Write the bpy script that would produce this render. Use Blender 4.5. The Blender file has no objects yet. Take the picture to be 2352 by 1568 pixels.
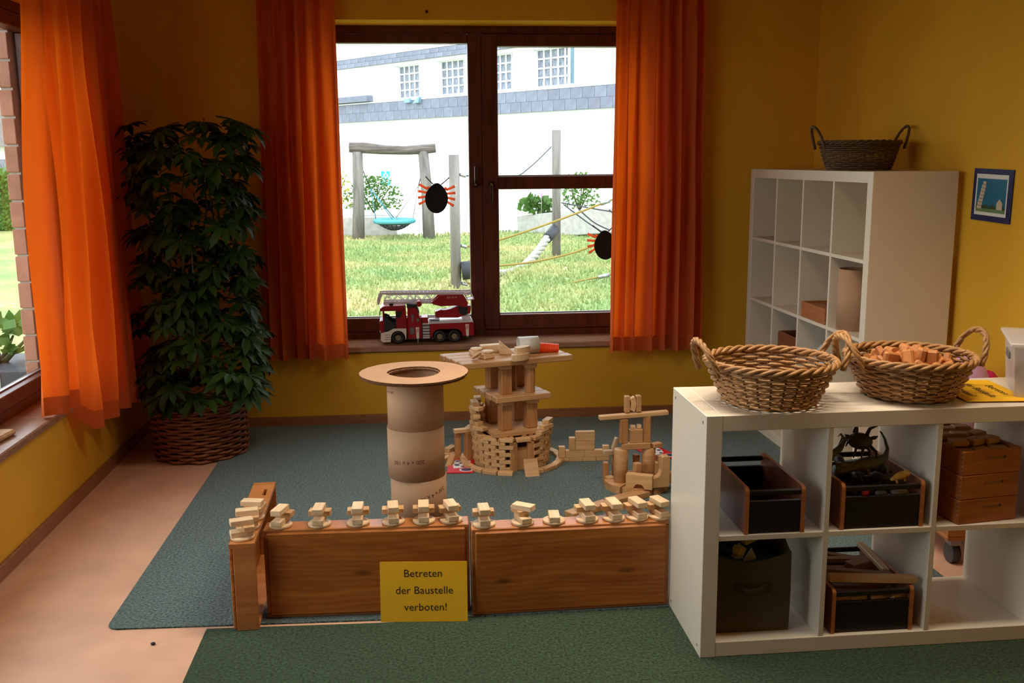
import bpy, bmesh, math, random
from mathutils import Vector, Matrix, Euler
random.seed(7)
PI = math.pi
C = bpy.context.scene.collection
sc = bpy.context.scene

# ------------------------------------------------------------------ camera
def make_camera():
    yaw, pitch, roll, h, f = 0.0924, 0.1826, -0.0080, 1.5512, 2259.27
    cy, sy, cp, sp = math.cos(yaw), math.sin(yaw), math.cos(pitch), math.sin(pitch)
    fwd = Vector((sy * cp, cy * cp, -sp)); right = Vector((cy, -sy, 0)); up = right.cross(fwd)
    r2 = math.cos(roll) * right + math.sin(roll) * up
    u2 = -math.sin(roll) * right + math.cos(roll) * up
    cd = bpy.data.cameras.new('camera'); co = bpy.data.objects.new('camera', cd); C.objects.link(co)
    m = Matrix.Identity(4)
    for i in range(3):
        m[i][0], m[i][1], m[i][2] = r2[i], u2[i], -fwd[i]
    m[2][3] = h
    co.matrix_world = m
    cd.sensor_fit = 'HORIZONTAL'; cd.sensor_width = 36.0; cd.lens = 36.0 * f / 2352.0
    cd.clip_start = 0.05; cd.clip_end = 300
    sc.camera = co
make_camera()

# ------------------------------------------------------------------ light: overcast sky
w = bpy.data.worlds.new('sky'); sc.world = w; w.use_nodes = True
bgn = w.node_tree.nodes['Background']
bgn.inputs[0].default_value = (0.84, 0.93, 1.0, 1); bgn.inputs[1].default_value = 1.0
sc.view_settings.view_transform = 'Standard'; sc.view_settings.look = 'None'
sc.view_settings.gamma = 1.0; sc.view_settings.use_curve_mapping = False
sc.view_settings.exposure = 2.33
sc.cycles.use_denoising = True; sc.cycles.use_adaptive_sampling = True; sc.cycles.adaptive_threshold = 0.04
sc.cycles.max_bounces = 8; sc.cycles.diffuse_bounces = 5; sc.cycles.glossy_bounces = 3; sc.cycles.transparent_max_bounces = 12
sc.cycles.sample_clamp_indirect = 6.0
def portal(name, loc, rot, sx, sy):
    l = bpy.data.lights.new(name, 'AREA'); l.shape = 'RECTANGLE'; l.size = sx; l.size_y = sy
    l.cycles.is_portal = True
    o = bpy.data.objects.new(name, l); o.location = loc; o.rotation_euler = rot; C.objects.link(o)
LAMP = 4.6                      # ceiling lamp power (W)
LW0, LW1 = 1.25, 5.00          # left window opening along Y
portal('window_portal', (0.39, 6.20, 1.40), (-PI / 2, 0, 0), 2.05, 1.9)
portal('side_window_portal', (-1.97, (LW0 + LW1) / 2, 1.40), (0, -PI / 2, 0), 1.9, LW1 - LW0)

# ------------------------------------------------------------------ materials
M = {}
def nodes(name):
    m = bpy.data.materials.new(name); m.use_nodes = True; M[name] = m
    return m, m.node_tree.nodes, m.node_tree.links, m.node_tree.nodes['Principled BSDF']
def lin(c):
    return tuple(((v / 255) / 12.92 if v / 255 <= 0.04045 else ((v / 255 + 0.055) / 1.055) ** 2.4) for v in c)
def mat(name, rgb, rough=0.6, var=0.06, scale=20, bump=0.0, bscale=200, spec=0.5, metal=0.0, stretch=(1, 1, 1), rnd=0.0, sheen=0.0):
    m, n, l, b = nodes(name)
    c = lin(rgb)
    tc = n.new('ShaderNodeTexCoord'); mp = n.new('ShaderNodeMapping'); mp.inputs['Scale'].default_value = stretch
    l.new(tc.outputs['Object'], mp.inputs['Vector'])
    ns = n.new('ShaderNodeTexNoise'); ns.inputs['Scale'].default_value = scale; ns.inputs['Detail'].default_value = 4
    l.new(mp.outputs[0], ns.inputs['Vector'])
    rp = n.new('ShaderNodeValToRGB')
    rp.color_ramp.elements[0].position = 0.3; rp.color_ramp.elements[1].position = 0.7
    rp.color_ramp.elements[0].color = (*[max(0, v * (1 - var * 2)) for v in c], 1)
    rp.color_ramp.elements[1].color = (*[min(1, v * (1 + var * 2)) for v in c], 1)
    l.new(ns.outputs['Fac'], rp.inputs[0])
    out = rp.outputs[0]
    if rnd:
        oi = n.new('ShaderNodeObjectInfo'); mr = n.new('ShaderNodeMapRange')
        mr.inputs[3].default_value = 1 - rnd; mr.inputs[4].default_value = 1 + rnd
        l.new(oi.outputs['Random'], mr.inputs[0])
        hs = n.new('ShaderNodeHueSaturation'); l.new(mr.outputs[0], hs.inputs['Value']); l.new(out, hs.inputs['Color'])
        out = hs.outputs[0]
    l.new(out, b.inputs['Base Color'])
    b.inputs['Roughness'].default_value = rough; b.inputs['Specular IOR Level'].default_value = spec
    b.inputs['Metallic'].default_value = metal
    if sheen:
        b.inputs['Sheen Weight'].default_value = sheen; b.inputs['Sheen Roughness'].default_value = 0.5
    if bump:
        n2 = n.new('ShaderNodeTexNoise'); n2.inputs['Scale'].default_value = bscale; n2.inputs['Detail'].default_value = 3
        l.new(mp.outputs[0], n2.inputs['Vector'])
        bp = n.new('ShaderNodeBump'); bp.inputs['Strength'].default_value = bump; bp.inputs['Distance'].default_value = 0.01
        l.new(n2.outputs['Fac'], bp.inputs['Height']); l.new(bp.outputs[0], b.inputs['Normal'])
    return m
def wood(name, c1, c2, rough=0.5, scale=6.0, rnd=0.12, knots=False, stretch=(0.6, 6, 6), spec=0.4, coat=0.0):
    m, n, l, b = nodes(name)
    tc = n.new('ShaderNodeTexCoord'); oi = n.new('ShaderNodeObjectInfo')
    ad = n.new('ShaderNodeVectorMath'); ad.operation = 'MULTIPLY_ADD'
    ad.inputs[1].default_value = (1, 1, 1)
    sv = n.new('ShaderNodeVectorMath'); sv.operation = 'SCALE'; sv.inputs[0].default_value = (7.3, 3.1, 5.7)
    l.new(oi.outputs['Random'], sv.inputs['Scale'])
    l.new(tc.outputs['Object'], ad.inputs[0]); l.new(sv.outputs[0], ad.inputs[2])
    mp = n.new('ShaderNodeMapping'); mp.inputs['Scale'].default_value = stretch
    l.new(ad.outputs[0], mp.inputs['Vector'])
    ns = n.new('ShaderNodeTexNoise'); ns.inputs['Scale'].default_value = scale; ns.inputs['Detail'].default_value = 6
    ns.inputs['Distortion'].default_value = 0.8
    l.new(mp.outputs[0], ns.inputs['Vector'])
    rp = n.new('ShaderNodeValToRGB'); e = rp.color_ramp.elements
    e[0].position = 0.28; e[1].position = 0.72
    e[0].color = (*lin(c1), 1); e[1].color = (*lin(c2), 1)
    l.new(ns.outputs['Fac'], rp.inputs[0]); out = rp.outputs[0]
    # fine grain
    mp2 = n.new('ShaderNodeMapping'); mp2.inputs['Scale'].default_value = (stretch[0] * 1.2, stretch[1] * 3, stretch[2] * 3)
    l.new(ad.outputs[0], mp2.inputs['Vector'])
    n3 = n.new('ShaderNodeTexNoise'); n3.inputs['Scale'].default_value = scale * 5; n3.inputs['Detail'].default_value = 3
    l.new(mp2.outputs[0], n3.inputs['Vector'])
    mx = n.new('ShaderNodeMix'); mx.data_type = 'RGBA'; mx.blend_type = 'MULTIPLY'; mx.inputs[0].default_value = 0.35
    l.new(out, mx.inputs[6]); l.new(n3.outputs['Fac'], mx.inputs[7])
    hs = n.new('ShaderNodeHueSaturation'); hs.inputs['Value'].default_value = 1.15
    l.new(mx.outputs[2], hs.inputs['Color'])
    mr = n.new('ShaderNodeMapRange'); mr.inputs[3].default_value = 1.15 - rnd; mr.inputs[4].default_value = 1.15 + rnd
    l.new(oi.outputs['Random'], mr.inputs[0]); l.new(mr.outputs[0], hs.inputs['Value'])
    out = hs.outputs[0]
    if knots:
        mp3 = n.new('ShaderNodeMapping'); mp3.inputs['Scale'].default_value = (3.2, 5.5, 9.0)
        l.new(ad.outputs[0], mp3.inputs['Vector'])
        vo = n.new('ShaderNodeTexVoronoi'); vo.inputs['Scale'].default_value = 1.0
        l.new(mp3.outputs[0], vo.inputs['Vector'])
        r3 = n.new('ShaderNodeValToRGB'); r3.color_ramp.elements[0].position = 0.03; r3.color_ramp.elements[1].position = 0.13
        r3.color_ramp.elements[0].color = (0.12, 0.08, 0.06, 1); r3.color_ramp.elements[1].color = (1, 1, 1, 1)
        l.new(vo.outputs['Distance'], r3.inputs[0])
        mk = n.new('ShaderNodeMix'); mk.data_type = 'RGBA'; mk.blend_type = 'MULTIPLY'; mk.inputs[0].default_value = 0.8
        l.new(out, mk.inputs[6]); l.new(r3.outputs[0], mk.inputs[7]); out = mk.outputs[2]
        mp4 = n.new('ShaderNodeMapping'); mp4.inputs['Scale'].default_value = (1.3, 4.0, 5.0)
        l.new(ad.outputs[0], mp4.inputs['Vector'])
        wv = n.new('ShaderNodeTexWave'); wv.bands_direction = 'Z'; wv.inputs['Scale'].default_value = 3.0
        wv.inputs['Distortion'].default_value = 9.0; wv.inputs['Detail'].default_value = 2.5; wv.inputs['Detail Scale'].default_value = 0.7
        l.new(mp4.outputs[0], wv.inputs['Vector'])
        r4 = n.new('ShaderNodeValToRGB'); r4.color_ramp.elements[0].color = (0.62, 0.55, 0.48, 1); r4.color_ramp.elements[1].color = (1.12, 1.12, 1.1, 1)
        l.new(wv.outputs['Fac'], r4.inputs[0])
        mg = n.new('ShaderNodeMix'); mg.data_type = 'RGBA'; mg.blend_type = 'MULTIPLY'; mg.inputs[0].default_value = 0.38
        l.new(out, mg.inputs[6]); l.new(r4.outputs[0], mg.inputs[7]); out = mg.outputs[2]
    l.new(out, b.inputs['Base Color'])
    b.inputs['Roughness'].default_value = rough; b.inputs['Specular IOR Level'].default_value = spec
    b.inputs['Coat Weight'].default_value = coat; b.inputs['Coat Roughness'].default_value = 0.35
    bp = n.new('ShaderNodeBump'); bp.inputs['Strength'].default_value = 0.12; bp.inputs['Distance'].default_value = 0.004
    l.new(n3.outputs['Fac'], bp.inputs['Height']); l.new(bp.outputs[0], b.inputs['Normal'])
    return m
def cloth(name, rgb, trans_rgb, fac):
    m, n, l, b = nodes(name)
    n.remove(b)
    o = n['Material Output']
    d = n.new('ShaderNodeBsdfDiffuse'); d.inputs[0].default_value = (*lin(rgb), 1)
    t = n.new('ShaderNodeBsdfTranslucent'); t.inputs[0].default_value = (*lin(trans_rgb), 1)
    tc = n.new('ShaderNodeTexCoord'); wv = n.new('ShaderNodeTexNoise'); wv.inputs['Scale'].default_value = 900
    l.new(tc.outputs['Object'], wv.inputs['Vector'])
    bp = n.new('ShaderNodeBump'); bp.inputs['Strength'].default_value = 0.08; bp.inputs['Distance'].default_value = 0.002
    l.new(wv.outputs['Fac'], bp.inputs['Height']); l.new(bp.outputs[0], d.inputs['Normal'])
    mx = n.new('ShaderNodeMixShader'); mx.inputs[0].default_value = fac
    l.new(d.outputs[0], mx.inputs[1]); l.new(t.outputs[0], mx.inputs[2]); l.new(mx.outputs[0], o.inputs[0])
    return m
def pane_glass(name, refl=1.0):
    m, n, l, b = nodes(name); n.remove(b); o = n['Material Output']
    t = n.new('ShaderNodeBsdfTransparent'); t.inputs[0].default_value = (0.96, 0.97, 0.97, 1)
    g = n.new('ShaderNodeBsdfGlossy'); g.inputs['Roughness'].default_value = 0.0
    fr = n.new('ShaderNodeFresnel'); fr.inputs[0].default_value = 1.45
    mx = n.new('ShaderNodeMixShader')
    ge = n.new('ShaderNodeNewGeometry'); iv = n.new('ShaderNodeMath'); iv.operation = 'SUBTRACT'; iv.inputs[0].default_value = 1.0
    l.new(ge.outputs['Backfacing'], iv.inputs[1])
    ml = n.new('ShaderNodeMath'); ml.operation = 'MULTIPLY'; l.new(fr.outputs[0], ml.inputs[0]); l.new(iv.outputs[0], ml.inputs[1])
    l.new(ml.outputs[0], mx.inputs[0]); l.new(t.outputs[0], mx.inputs[1]); l.new(g.outputs[0], mx.inputs[2]); l.new(mx.outputs[0], o.inputs[0])
    return m
def leafmat(name, rgb, rnd=0.25, trans=0.25):
    m, n, l, b = nodes(name); o = n['Material Output']
    oi = n.new('ShaderNodeObjectInfo'); mr = n.new('ShaderNodeMapRange')
    mr.inputs[3].default_value = 1 - rnd; mr.inputs[4].default_value = 1 + rnd
    l.new(oi.outputs['Random'], mr.inputs[0])
    tc = n.new('ShaderNodeTexCoord'); ns = n.new('ShaderNodeTexNoise'); ns.inputs['Scale'].default_value = 9
    l.new(tc.outputs['Object'], ns.inputs['Vector'])
    mm = n.new('ShaderNodeMath'); mm.operation = 'MULTIPLY_ADD'; mm.inputs[1].default_value = 0.8; mm.inputs[2].default_value = -0.4
    l.new(ns.outputs['Fac'], mm.inputs[0])
    aa = n.new('ShaderNodeMath'); l.new(mr.outputs[0], aa.inputs[0]); l.new(mm.outputs[0], aa.inputs[1])
    hs = n.new('ShaderNodeHueSaturation'); hs.inputs['Color'].default_value = (*lin(rgb), 1); l.new(aa.outputs[0], hs.inputs['Value'])
    l.new(hs.outputs[0], b.inputs['Base Color']); b.inputs['Roughness'].default_value = 0.5; b.inputs['Specular IOR Level'].default_value = 0.18
    t = n.new('ShaderNodeBsdfTranslucent'); l.new(hs.outputs[0], t.inputs[0])
    mx = n.new('ShaderNodeMixShader'); mx.inputs[0].default_value = trans
    l.new(b.outputs[0], mx.inputs[1]); l.new(t.outputs[0], mx.inputs[2]); l.new(mx.outputs[0], o.inputs[0])
    return m

mat('wall_yellow', (222, 166, 46), 0.85, 0.02, 3, 0.15, 180, spec=0.2)
wood('ceiling_wood', (188, 138, 88), (212, 162, 110), 0.6, 3, 0.03)
mat('lino', (216, 168, 136), 0.42, 0.05, 5, 0.0, spec=0.45)
mat('carpet_blue', (78, 98, 92), 0.95, 0.42, 110, 0.5, 500, spec=0.1, sheen=0.25)
mat('carpet_green', (46, 66, 38), 0.95, 0.42, 110, 0.5, 500, spec=0.1, sheen=0.15)
mat('shelf_white', (222, 209, 186), 0.38, 0.01, 5)
mat('plastic_grey', (120, 118, 115), 0.4, 0.02)
wood('frame_brown', (70, 28, 14), (104, 46, 24), 0.4, 5, 0.03, stretch=(6, 6, 0.6))
wood('sill_brown', (146, 104, 82), (176, 132, 106), 0.14, 8, 0.03)
wood('baseboard_wood', (138, 88, 52), (166, 108, 66), 0.5, 8, 0.03)
wood('tray_wood', (152, 80, 22), (188, 114, 42), 0.42, 3.0, 0.05, True, (0.9, 5, 5), coat=0.08)
wood('tray_frame_wood', (166, 98, 44), (194, 124, 64), 0.4, 4.0, 0.05, False, coat=0.08)
wood('block_wood', (196, 148, 94), (222, 178, 124), 0.55, 9, 0.10)
wood('block_light', (214, 176, 130), (236, 204, 160), 0.55, 9, 0.06)
wood('plank_wood', (180, 128, 76), (208, 160, 106), 0.5, 7, 0.08)
wood('column_wood', (168, 112, 62), (198, 142, 88), 0.5, 7, 0.08, stretch=(6, 6, 0.6))
wood('drawer_wood', (150, 84, 34), (186, 112, 52), 0.5, 6, 0.05)
wood('ply_side', (120, 66, 40), (142, 82, 52), 0.35, 6, 0.03, coat=0.2)
wood('ply_edge', (170, 96, 44), (196, 120, 62), 0.4, 12, 0.03)
wood('dark_panel', (22, 14, 10), (36, 24, 18), 0.35, 8, 0.02, stretch=(8, 8, 0.5))
wood('piece_wood', (178, 108, 52), (206, 140, 78), 0.55, 9, 0.14)
wood('stick_wood', (128, 86, 56), (160, 112, 78), 0.6, 8, 0.2)
wood('grey_wood', (98, 92, 88), (140, 133, 126), 0.85, 2, 0.04, stretch=(5, 5, 0.5), spec=0.1)
wood('log_bark', (74, 66, 62), (124, 114, 108), 0.9, 3, 0.04, stretch=(0.6, 6, 6), spec=0.1)
wood('wicker', (146, 100, 54), (190, 142, 86), 0.45, 25, 0.14)
wood('wicker_red', (118, 62, 30), (160, 94, 52), 0.45, 25, 0.14)
wood('wicker_dark', (80, 56, 34), (114, 84, 52), 0.6, 25, 0.1)
mat('stake_dark', (70, 42, 20), 0.6, 0.1)
mat('cardboard', (186, 146, 110), 0.8, 0.03, 6, 0.05, 90, spec=0.2)
mat('cardboard_edge', (104, 70, 46), 0.9, 0.2, 120, 0.4, 220, spec=0.1)
mat('cardboard_inside', (150, 116, 88), 0.85, 0.03)
cloth('curtain_orange', (212, 108, 58), (255, 104, 18), 0.36)
cloth('curtain_hem', (200, 98, 52), (220, 80, 16), 0.12)
pane_glass('glass')
mat('black_paper', (12, 12, 13), 0.8, 0.02)
cloth('orange_paper', (240, 150, 106), (250, 150, 100), 0.5)
mat('yellow_paper', (238, 178, 12), 0.65, 0.02, 4)
mat('ink', (40, 30, 12), 0.8, 0.0)
mat('ink_faint', (92, 66, 48), 0.9, 0.0)
mat('bronze', (58, 48, 40), 0.35, 0.05, metal=0.6)
mat('brass', (190, 150, 70), 0.3, 0.05, metal=0.8)
mat('red_toy', (150, 12, 26), 0.3, 0.01)
mat('white_toy', (226, 214, 196), 0.4, 0.01)
mat('silver_toy', (216, 208, 210), 0.4, 0.02)
mat('grey_toy', (104, 102, 98), 0.5, 0.02)
mat('black_toy', (18, 18, 20), 0.5, 0.02)
mat('chrome_toy', (150, 140, 110), 0.3, 0.02, metal=0.6)
mat('stripe_red', (214, 60, 40), 0.4, 0.01)
mat('orange_plastic', (250, 76, 14), 0.35, 0.02)
mat('pvc', (206, 200, 188), 0.4, 0.01)
mat('soil', (40, 28, 20), 0.95, 0.2, 60)
leafmat('schefflera', (40, 64, 18), 0.35, 0.15)
mat('stem_green', (78, 84, 46), 0.7, 0.1)
mat('cane', (120, 112, 96), 0.7, 0.05)
mat('felt_bin', (88, 76, 52), 0.95, 0.06, 90, 0.3, 400, spec=0.1)
mat('toy_yellow', (214, 190, 30), 0.45, 0.02)
mat('toy_blue', (24, 60, 120), 0.45, 0.02)
mat('toy_white', (220, 214, 206), 0.45, 0.02)
mat('toy_red', (206, 30, 40), 0.45, 0.02)
mat('toy_olive', (104, 102, 82), 0.55, 0.15, 60, 0.3, 150)
mat('toy_dark', (72, 64, 50), 0.55, 0.2, 60, 0.3, 150)
mat('toy_sand', (226, 170, 66), 0.55, 0.1, 60)
mat('toy_stone', (128, 116, 92), 0.7, 0.1, 60)
mat('poster_blue', (22, 36, 84), 0.6, 0.01)
mat('poster_white', (228, 224, 214), 0.6, 0.01)
mat('print_sky', (14, 108, 142), 0.5, 0.04)
mat('print_stone', (206, 186, 158), 0.6, 0.2, 300)
mat('print_green', (48, 74, 40), 0.6, 0.2, 200)
mat('print_lawn', (104, 132, 84), 0.6, 0.1, 200)
mat('card_red', (212, 14, 30), 0.4, 0.01)
mat('card_white', (232, 226, 224), 0.4, 0.01)
mat('print_dark', (60, 52, 84), 0.5, 0.2, 300)
mat('pink_cloth', (196, 150, 186), 0.8, 0.05)
mat('magenta_cloth', (190, 20, 80), 0.8, 0.05)
mat('plastic_bag', (180, 184, 192), 0.35, 0.05, 30, 0.5, 40)
mat('caster_grey', (56, 56, 58), 0.5, 0.05)
mat('metal_grey', (150, 150, 152), 0.35, 0.03, metal=0.8)
# outdoors
mat('house_white', (236, 236, 238), 0.8, 0.01, 3, 0.0)
mat('slate', (112, 116, 132), 0.6, 0.08, 4, 0.1, 40, rnd=0.10)
mat('sash_white', (232, 232, 232), 0.5, 0.01)
mat('net_curtain', (120, 126, 138), 0.7, 0.35, 7, 0.0, stretch=(6, 6, 0.8))
mat('lamp_blue', (120, 150, 172), 0.5, 0.02)
mat('sign_cyan', (20, 180, 196), 0.5, 0.02)
mat('concrete', (168, 164, 158), 0.9, 0.08, 8, 0.2, 60)
mat('brick', (150, 104, 88), 0.9, 0.08, 12, 0.25, 80, rnd=0.08)
mat('mortar', (176, 168, 158), 0.95, 0.05, 30)
mat('rope_yellow', (138, 116, 54), 0.9, 0.1, 80)
mat('rope_white', (150, 146, 138), 0.9, 0.12, 60)
mat('rope_dark', (60, 62, 70), 0.9, 0.1, 60)
mat('rope_teal', (70, 130, 140), 0.8, 0.1, 60)
mat('rubber_teal', (76, 150, 160), 0.6, 0.05)
mat('rubber_black', (40, 42, 48), 0.7, 0.05)
mat('hedge_green', (74, 96, 40), 0.8, 0.25, 20)
leafmat('shrub_leaf', (84, 120, 52), 0.2, 0.3)
leafmat('shrub_yellow', (150, 150, 50), 0.2, 0.3)
mat('roof_grey', (126, 120, 120), 0.8, 0.08, 10)
mat('planter_dark', (46, 50, 58), 0.6, 0.08, 10)
def grass_mat(name, a, b2, c3, flowers):
    m, n, l, b = nodes(name)
    tc = n.new('ShaderNodeTexCoord')
    n1 = n.new('ShaderNodeTexNoise'); n1.inputs['Scale'].default_value = 0.55; n1.inputs['Detail'].default_value = 8
    n1.inputs['Roughness'].default_value = 0.7
    l.new(tc.outputs['Object'], n1.inputs['Vector'])
    rp = n.new('ShaderNodeValToRGB'); e = rp.color_ramp.elements
    e[0].position = 0.36; e[0].color = (*lin(a), 1); e[1].position = 0.66; e[1].color = (*lin(c3), 1)
    x = e.new(0.5); x.color = (*lin(b2), 1)
    l.new(n1.outputs['Fac'], rp.inputs[0]); out = rp.outputs[0]
    if flowers:
        vo = n.new('ShaderNodeTexVoronoi'); vo.inputs['Scale'].default_value = 5.0
        l.new(tc.outputs['Object'], vo.inputs['Vector'])
        r2 = n.new('ShaderNodeValToRGB'); r2.color_ramp.elements[0].position = 0.10; r2.color_ramp.elements[1].position = 0.13
        r2.color_ramp.elements[0].color = (1, 1, 1, 1); r2.color_ramp.elements[1].color = (0, 0, 0, 1)
        l.new(vo.outputs['Distance'], r2.inputs[0])
        mx = n.new('ShaderNodeMix'); mx.data_type = 'RGBA'; mx.inputs[7].default_value = (0.6, 0.6, 0.5, 1)
        l.new(r2.outputs[0], mx.inputs[0]); l.new(out, mx.inputs[6]); out = mx.outputs[2]
    l.new(out, b.inputs['Base Color']); b.inputs['Roughness'].default_value = 0.95; b.inputs['Specular IOR Level'].default_value = 0.1
grass_mat('lawn', (112, 136, 84), (138, 146, 92), (170, 158, 112), True)
grass_mat('blades', (122, 146, 92), (146, 156, 100), (178, 166, 118), False)

# ------------------------------------------------------------------ mesh helpers
class MB:
    def __init__(s): s.bm = bmesh.new()
    def _add(s, vs, fs, smooth=False):
        v = [s.bm.verts.new(p) for p in vs]
        for f in fs:
            try:
                q = s.bm.faces.new([v[i] for i in f]); q.smooth = smooth
            except ValueError: pass
        return v
    def box(s, c, d, rz=0.0, bev=0.0, rot=None):
        x, y, z = d[0] / 2, d[1] / 2, d[2] / 2
        R = rot.to_matrix() if rot else Matrix.Rotation(rz, 3, 'Z')
        vs = [Vector(c) + R @ Vector((a * x, b * y, e * z)) for e in (-1, 1) for b in (-1, 1) for a in (-1, 1)]
        v = s._add(vs, [(0, 2, 3, 1), (4, 5, 7, 6), (0, 1, 5, 4), (2, 6, 7, 3), (0, 4, 6, 2), (1, 3, 7, 5)])
        if bev:
            ed = {e for q in v for e in q.link_edges}
            bmesh.ops.bevel(s.bm, geom=list(ed), offset=bev, segments=1, affect='EDGES', profile=0.5)
        return s
    def b2(s, x0, x1, y0, y1, z0, z1, bev=0.0):
        return s.box(((x0 + x1) / 2, (y0 + y1) / 2, (z0 + z1) / 2), (abs(x1 - x0), abs(y1 - y0), abs(z1 - z0)), 0, bev)
    def tube(s, pts, r, n=8, closed=False, cap=True, smooth=True):
        P = [Vector(p) for p in pts]; k = len(P)
        rs = r if hasattr(r, '__len__') else [r] * k
        rings = []; ref = None
        for i in range(k):
            a = P[i - 1] if (i > 0 or closed) else P[i]; b = P[(i + 1) % k] if (i < k - 1 or closed) else P[i]
            t = (b - a)
            if t.length < 1e-9: t = Vector((0, 0, 1))
            t.normalize()
            if ref is None: ref = Vector((0, 0, 1)) if abs(t.z) < 0.9 else Vector((1, 0, 0))
            u = (ref - t * ref.dot(t))
            if u.length < 1e-6: u = t.orthogonal()
            u.normalize(); w2 = t.cross(u); ref = u
            rings.append([P[i] + (u * math.cos(2 * PI * j / n) + w2 * math.sin(2 * PI * j / n)) * rs[i] for j in range(n)])
        vs = [p for rg in rings for p in rg]; fs = []
        for i in range(k if closed else k - 1):
            i2 = (i + 1) % k
            for j in range(n):
                fs.append((i * n + j, i * n + (j + 1) % n, i2 * n + (j + 1) % n, i2 * n + j))
        v = s._add(vs, fs, smooth)
        if cap and not closed:
            for idx in (range(n - 1, -1, -1), range((k - 1) * n, k * n)):
                try: s.bm.faces.new([v[i] for i in idx])
                except ValueError: pass
        return s
    def cyl(s, c, r, h, n=24, r2=None, axis='Z', smooth=True):
        r2 = r if r2 is None else r2
        c = Vector(c); ax = {'X': Vector((1, 0, 0)), 'Y': Vector((0, 1, 0)), 'Z': Vector((0, 0, 1))}[axis]
        return s.tube([c, c + ax * h], [r, r2], n, smooth=smooth)
    def lathe(s, prof, n=32, c=(0, 0, 0), sx=1.0, smooth=True, a0=0.0):
        vs = []; fs = []; k = len(prof)
        for (r, z) in prof:
            for j in range(n):
                a = 2 * PI * j / n + a0; vs.append((c[0] + r * math.cos(a) * sx, c[1] + r * math.sin(a), c[2] + z))
        for i in range(k - 1):
            for j in range(n):
                fs.append((i * n + j, i * n + (j + 1) % n, (i + 1) * n + (j + 1) % n, (i + 1) * n + j))
        s._add(vs, fs, smooth); return s
    def prism(s, poly, y0, y1, plane='XZ', bev=0.0):
        n = len(poly)
        if plane == 'XZ': f = lambda p, t: (p[0], t, p[1])
        elif plane == 'XY': f = lambda p, t: (p[0], p[1], t)
        else: f = lambda p, t: (t, p[0], p[1])
        vs = [f(p, y0) for p in poly] + [f(p, y1) for p in poly]
        fs = [tuple(range(n - 1, -1, -1)), tuple(range(n, 2 * n))] + [(i, (i + 1) % n, n + (i + 1) % n, n + i) for i in range(n)]
        v = s._add(vs, fs)
        if bev:
            ed = {e for q in v for e in q.link_edges}
            bmesh.ops.bevel(s.bm, geom=list(ed), offset=bev, segments=1, affect='EDGES', profile=0.5)
        return s
    def ball(s, c, r, sc3=(1, 1, 1), u=12, v=8, rot=None):
        R = rot.to_matrix() if rot else Matrix.Identity(3)
        vs = []; fs = []
        for i in range(v + 1):
            t = PI * i / v
            for j in range(u):
                a = 2 * PI * j / u
                vs.append(Vector(c) + R @ Vector((r * sc3[0] * math.sin(t) * math.cos(a), r * sc3[1] * math.sin(t) * math.sin(a), r * sc3[2] * math.cos(t))))
        for i in range(v):
            for j in range(u):
                fs.append((i * u + j, i * u + (j + 1) % u, (i + 1) * u + (j + 1) % u, (i + 1) * u + j))
        s._add(vs, fs, True); return s
    def mesh(s, name):
        bmesh.ops.remove_doubles(s.bm, verts=s.bm.verts, dist=1e-5)
        bmesh.ops.recalc_face_normals(s.bm, faces=s.bm.faces)
        me = bpy.data.meshes.new(name); s.bm.to_mesh(me); s.bm.free(); return me
    def build(s, name, m, parent=None, loc=None, rot=None):
        me = s.mesh(name); return link(name, me, m, parent, loc, rot)
def link(name, me, m, parent=None, loc=None, rot=None):
    if m is not None and not me.materials: me.materials.append(M[m])
    o = bpy.data.objects.new(name, me); C.objects.link(o)
    if parent: o.parent = parent
    if loc is not None: o.location = loc
    if rot is not None: o.rotation_euler = rot
    return o
def tag(o, label=None, cat=None, group=None, kind=None):
    if label: o['label'] = label
    if cat: o['category'] = cat
    if group: o['group'] = group
    if kind: o['kind'] = kind
    return o
def thing(name, label, cat, loc=(0, 0, 0), rz=0.0, group=None, rot=None):
    o = bpy.data.objects.new(name, None); C.objects.link(o); o.empty_display_size = 0.1
    o.location = loc; o.rotation_euler = rot if rot else (0, 0, rz)
    return tag(o, label, cat, group)
def struct(o, label=None, cat=None): return tag(o, label, cat, kind='structure')
_tm = {}
def text_mesh(txt, size, align='CENTER', extrude=0.0):
    cu = bpy.data.curves.new('t', 'FONT'); cu.body = txt; cu.size = size; cu.align_x = align; cu.align_y = 'CENTER'; cu.extrude = extrude
    cu.resolution_u = 3
    o = bpy.data.objects.new('t', cu); C.objects.link(o)
    dg = bpy.context.evaluated_depsgraph_get(); me = bpy.data.meshes.new_from_object(o.evaluated_get(dg))
    bpy.data.objects.remove(o); bpy.data.curves.remove(cu); me.materials.clear()
    return me
ORD = ['first', 'second', 'third', 'fourth', 'fifth', 'sixth', 'seventh', 'eighth', 'ninth', 'tenth', 'eleventh', 'twelfth', 'thirteenth', 'fourteenth']

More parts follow.
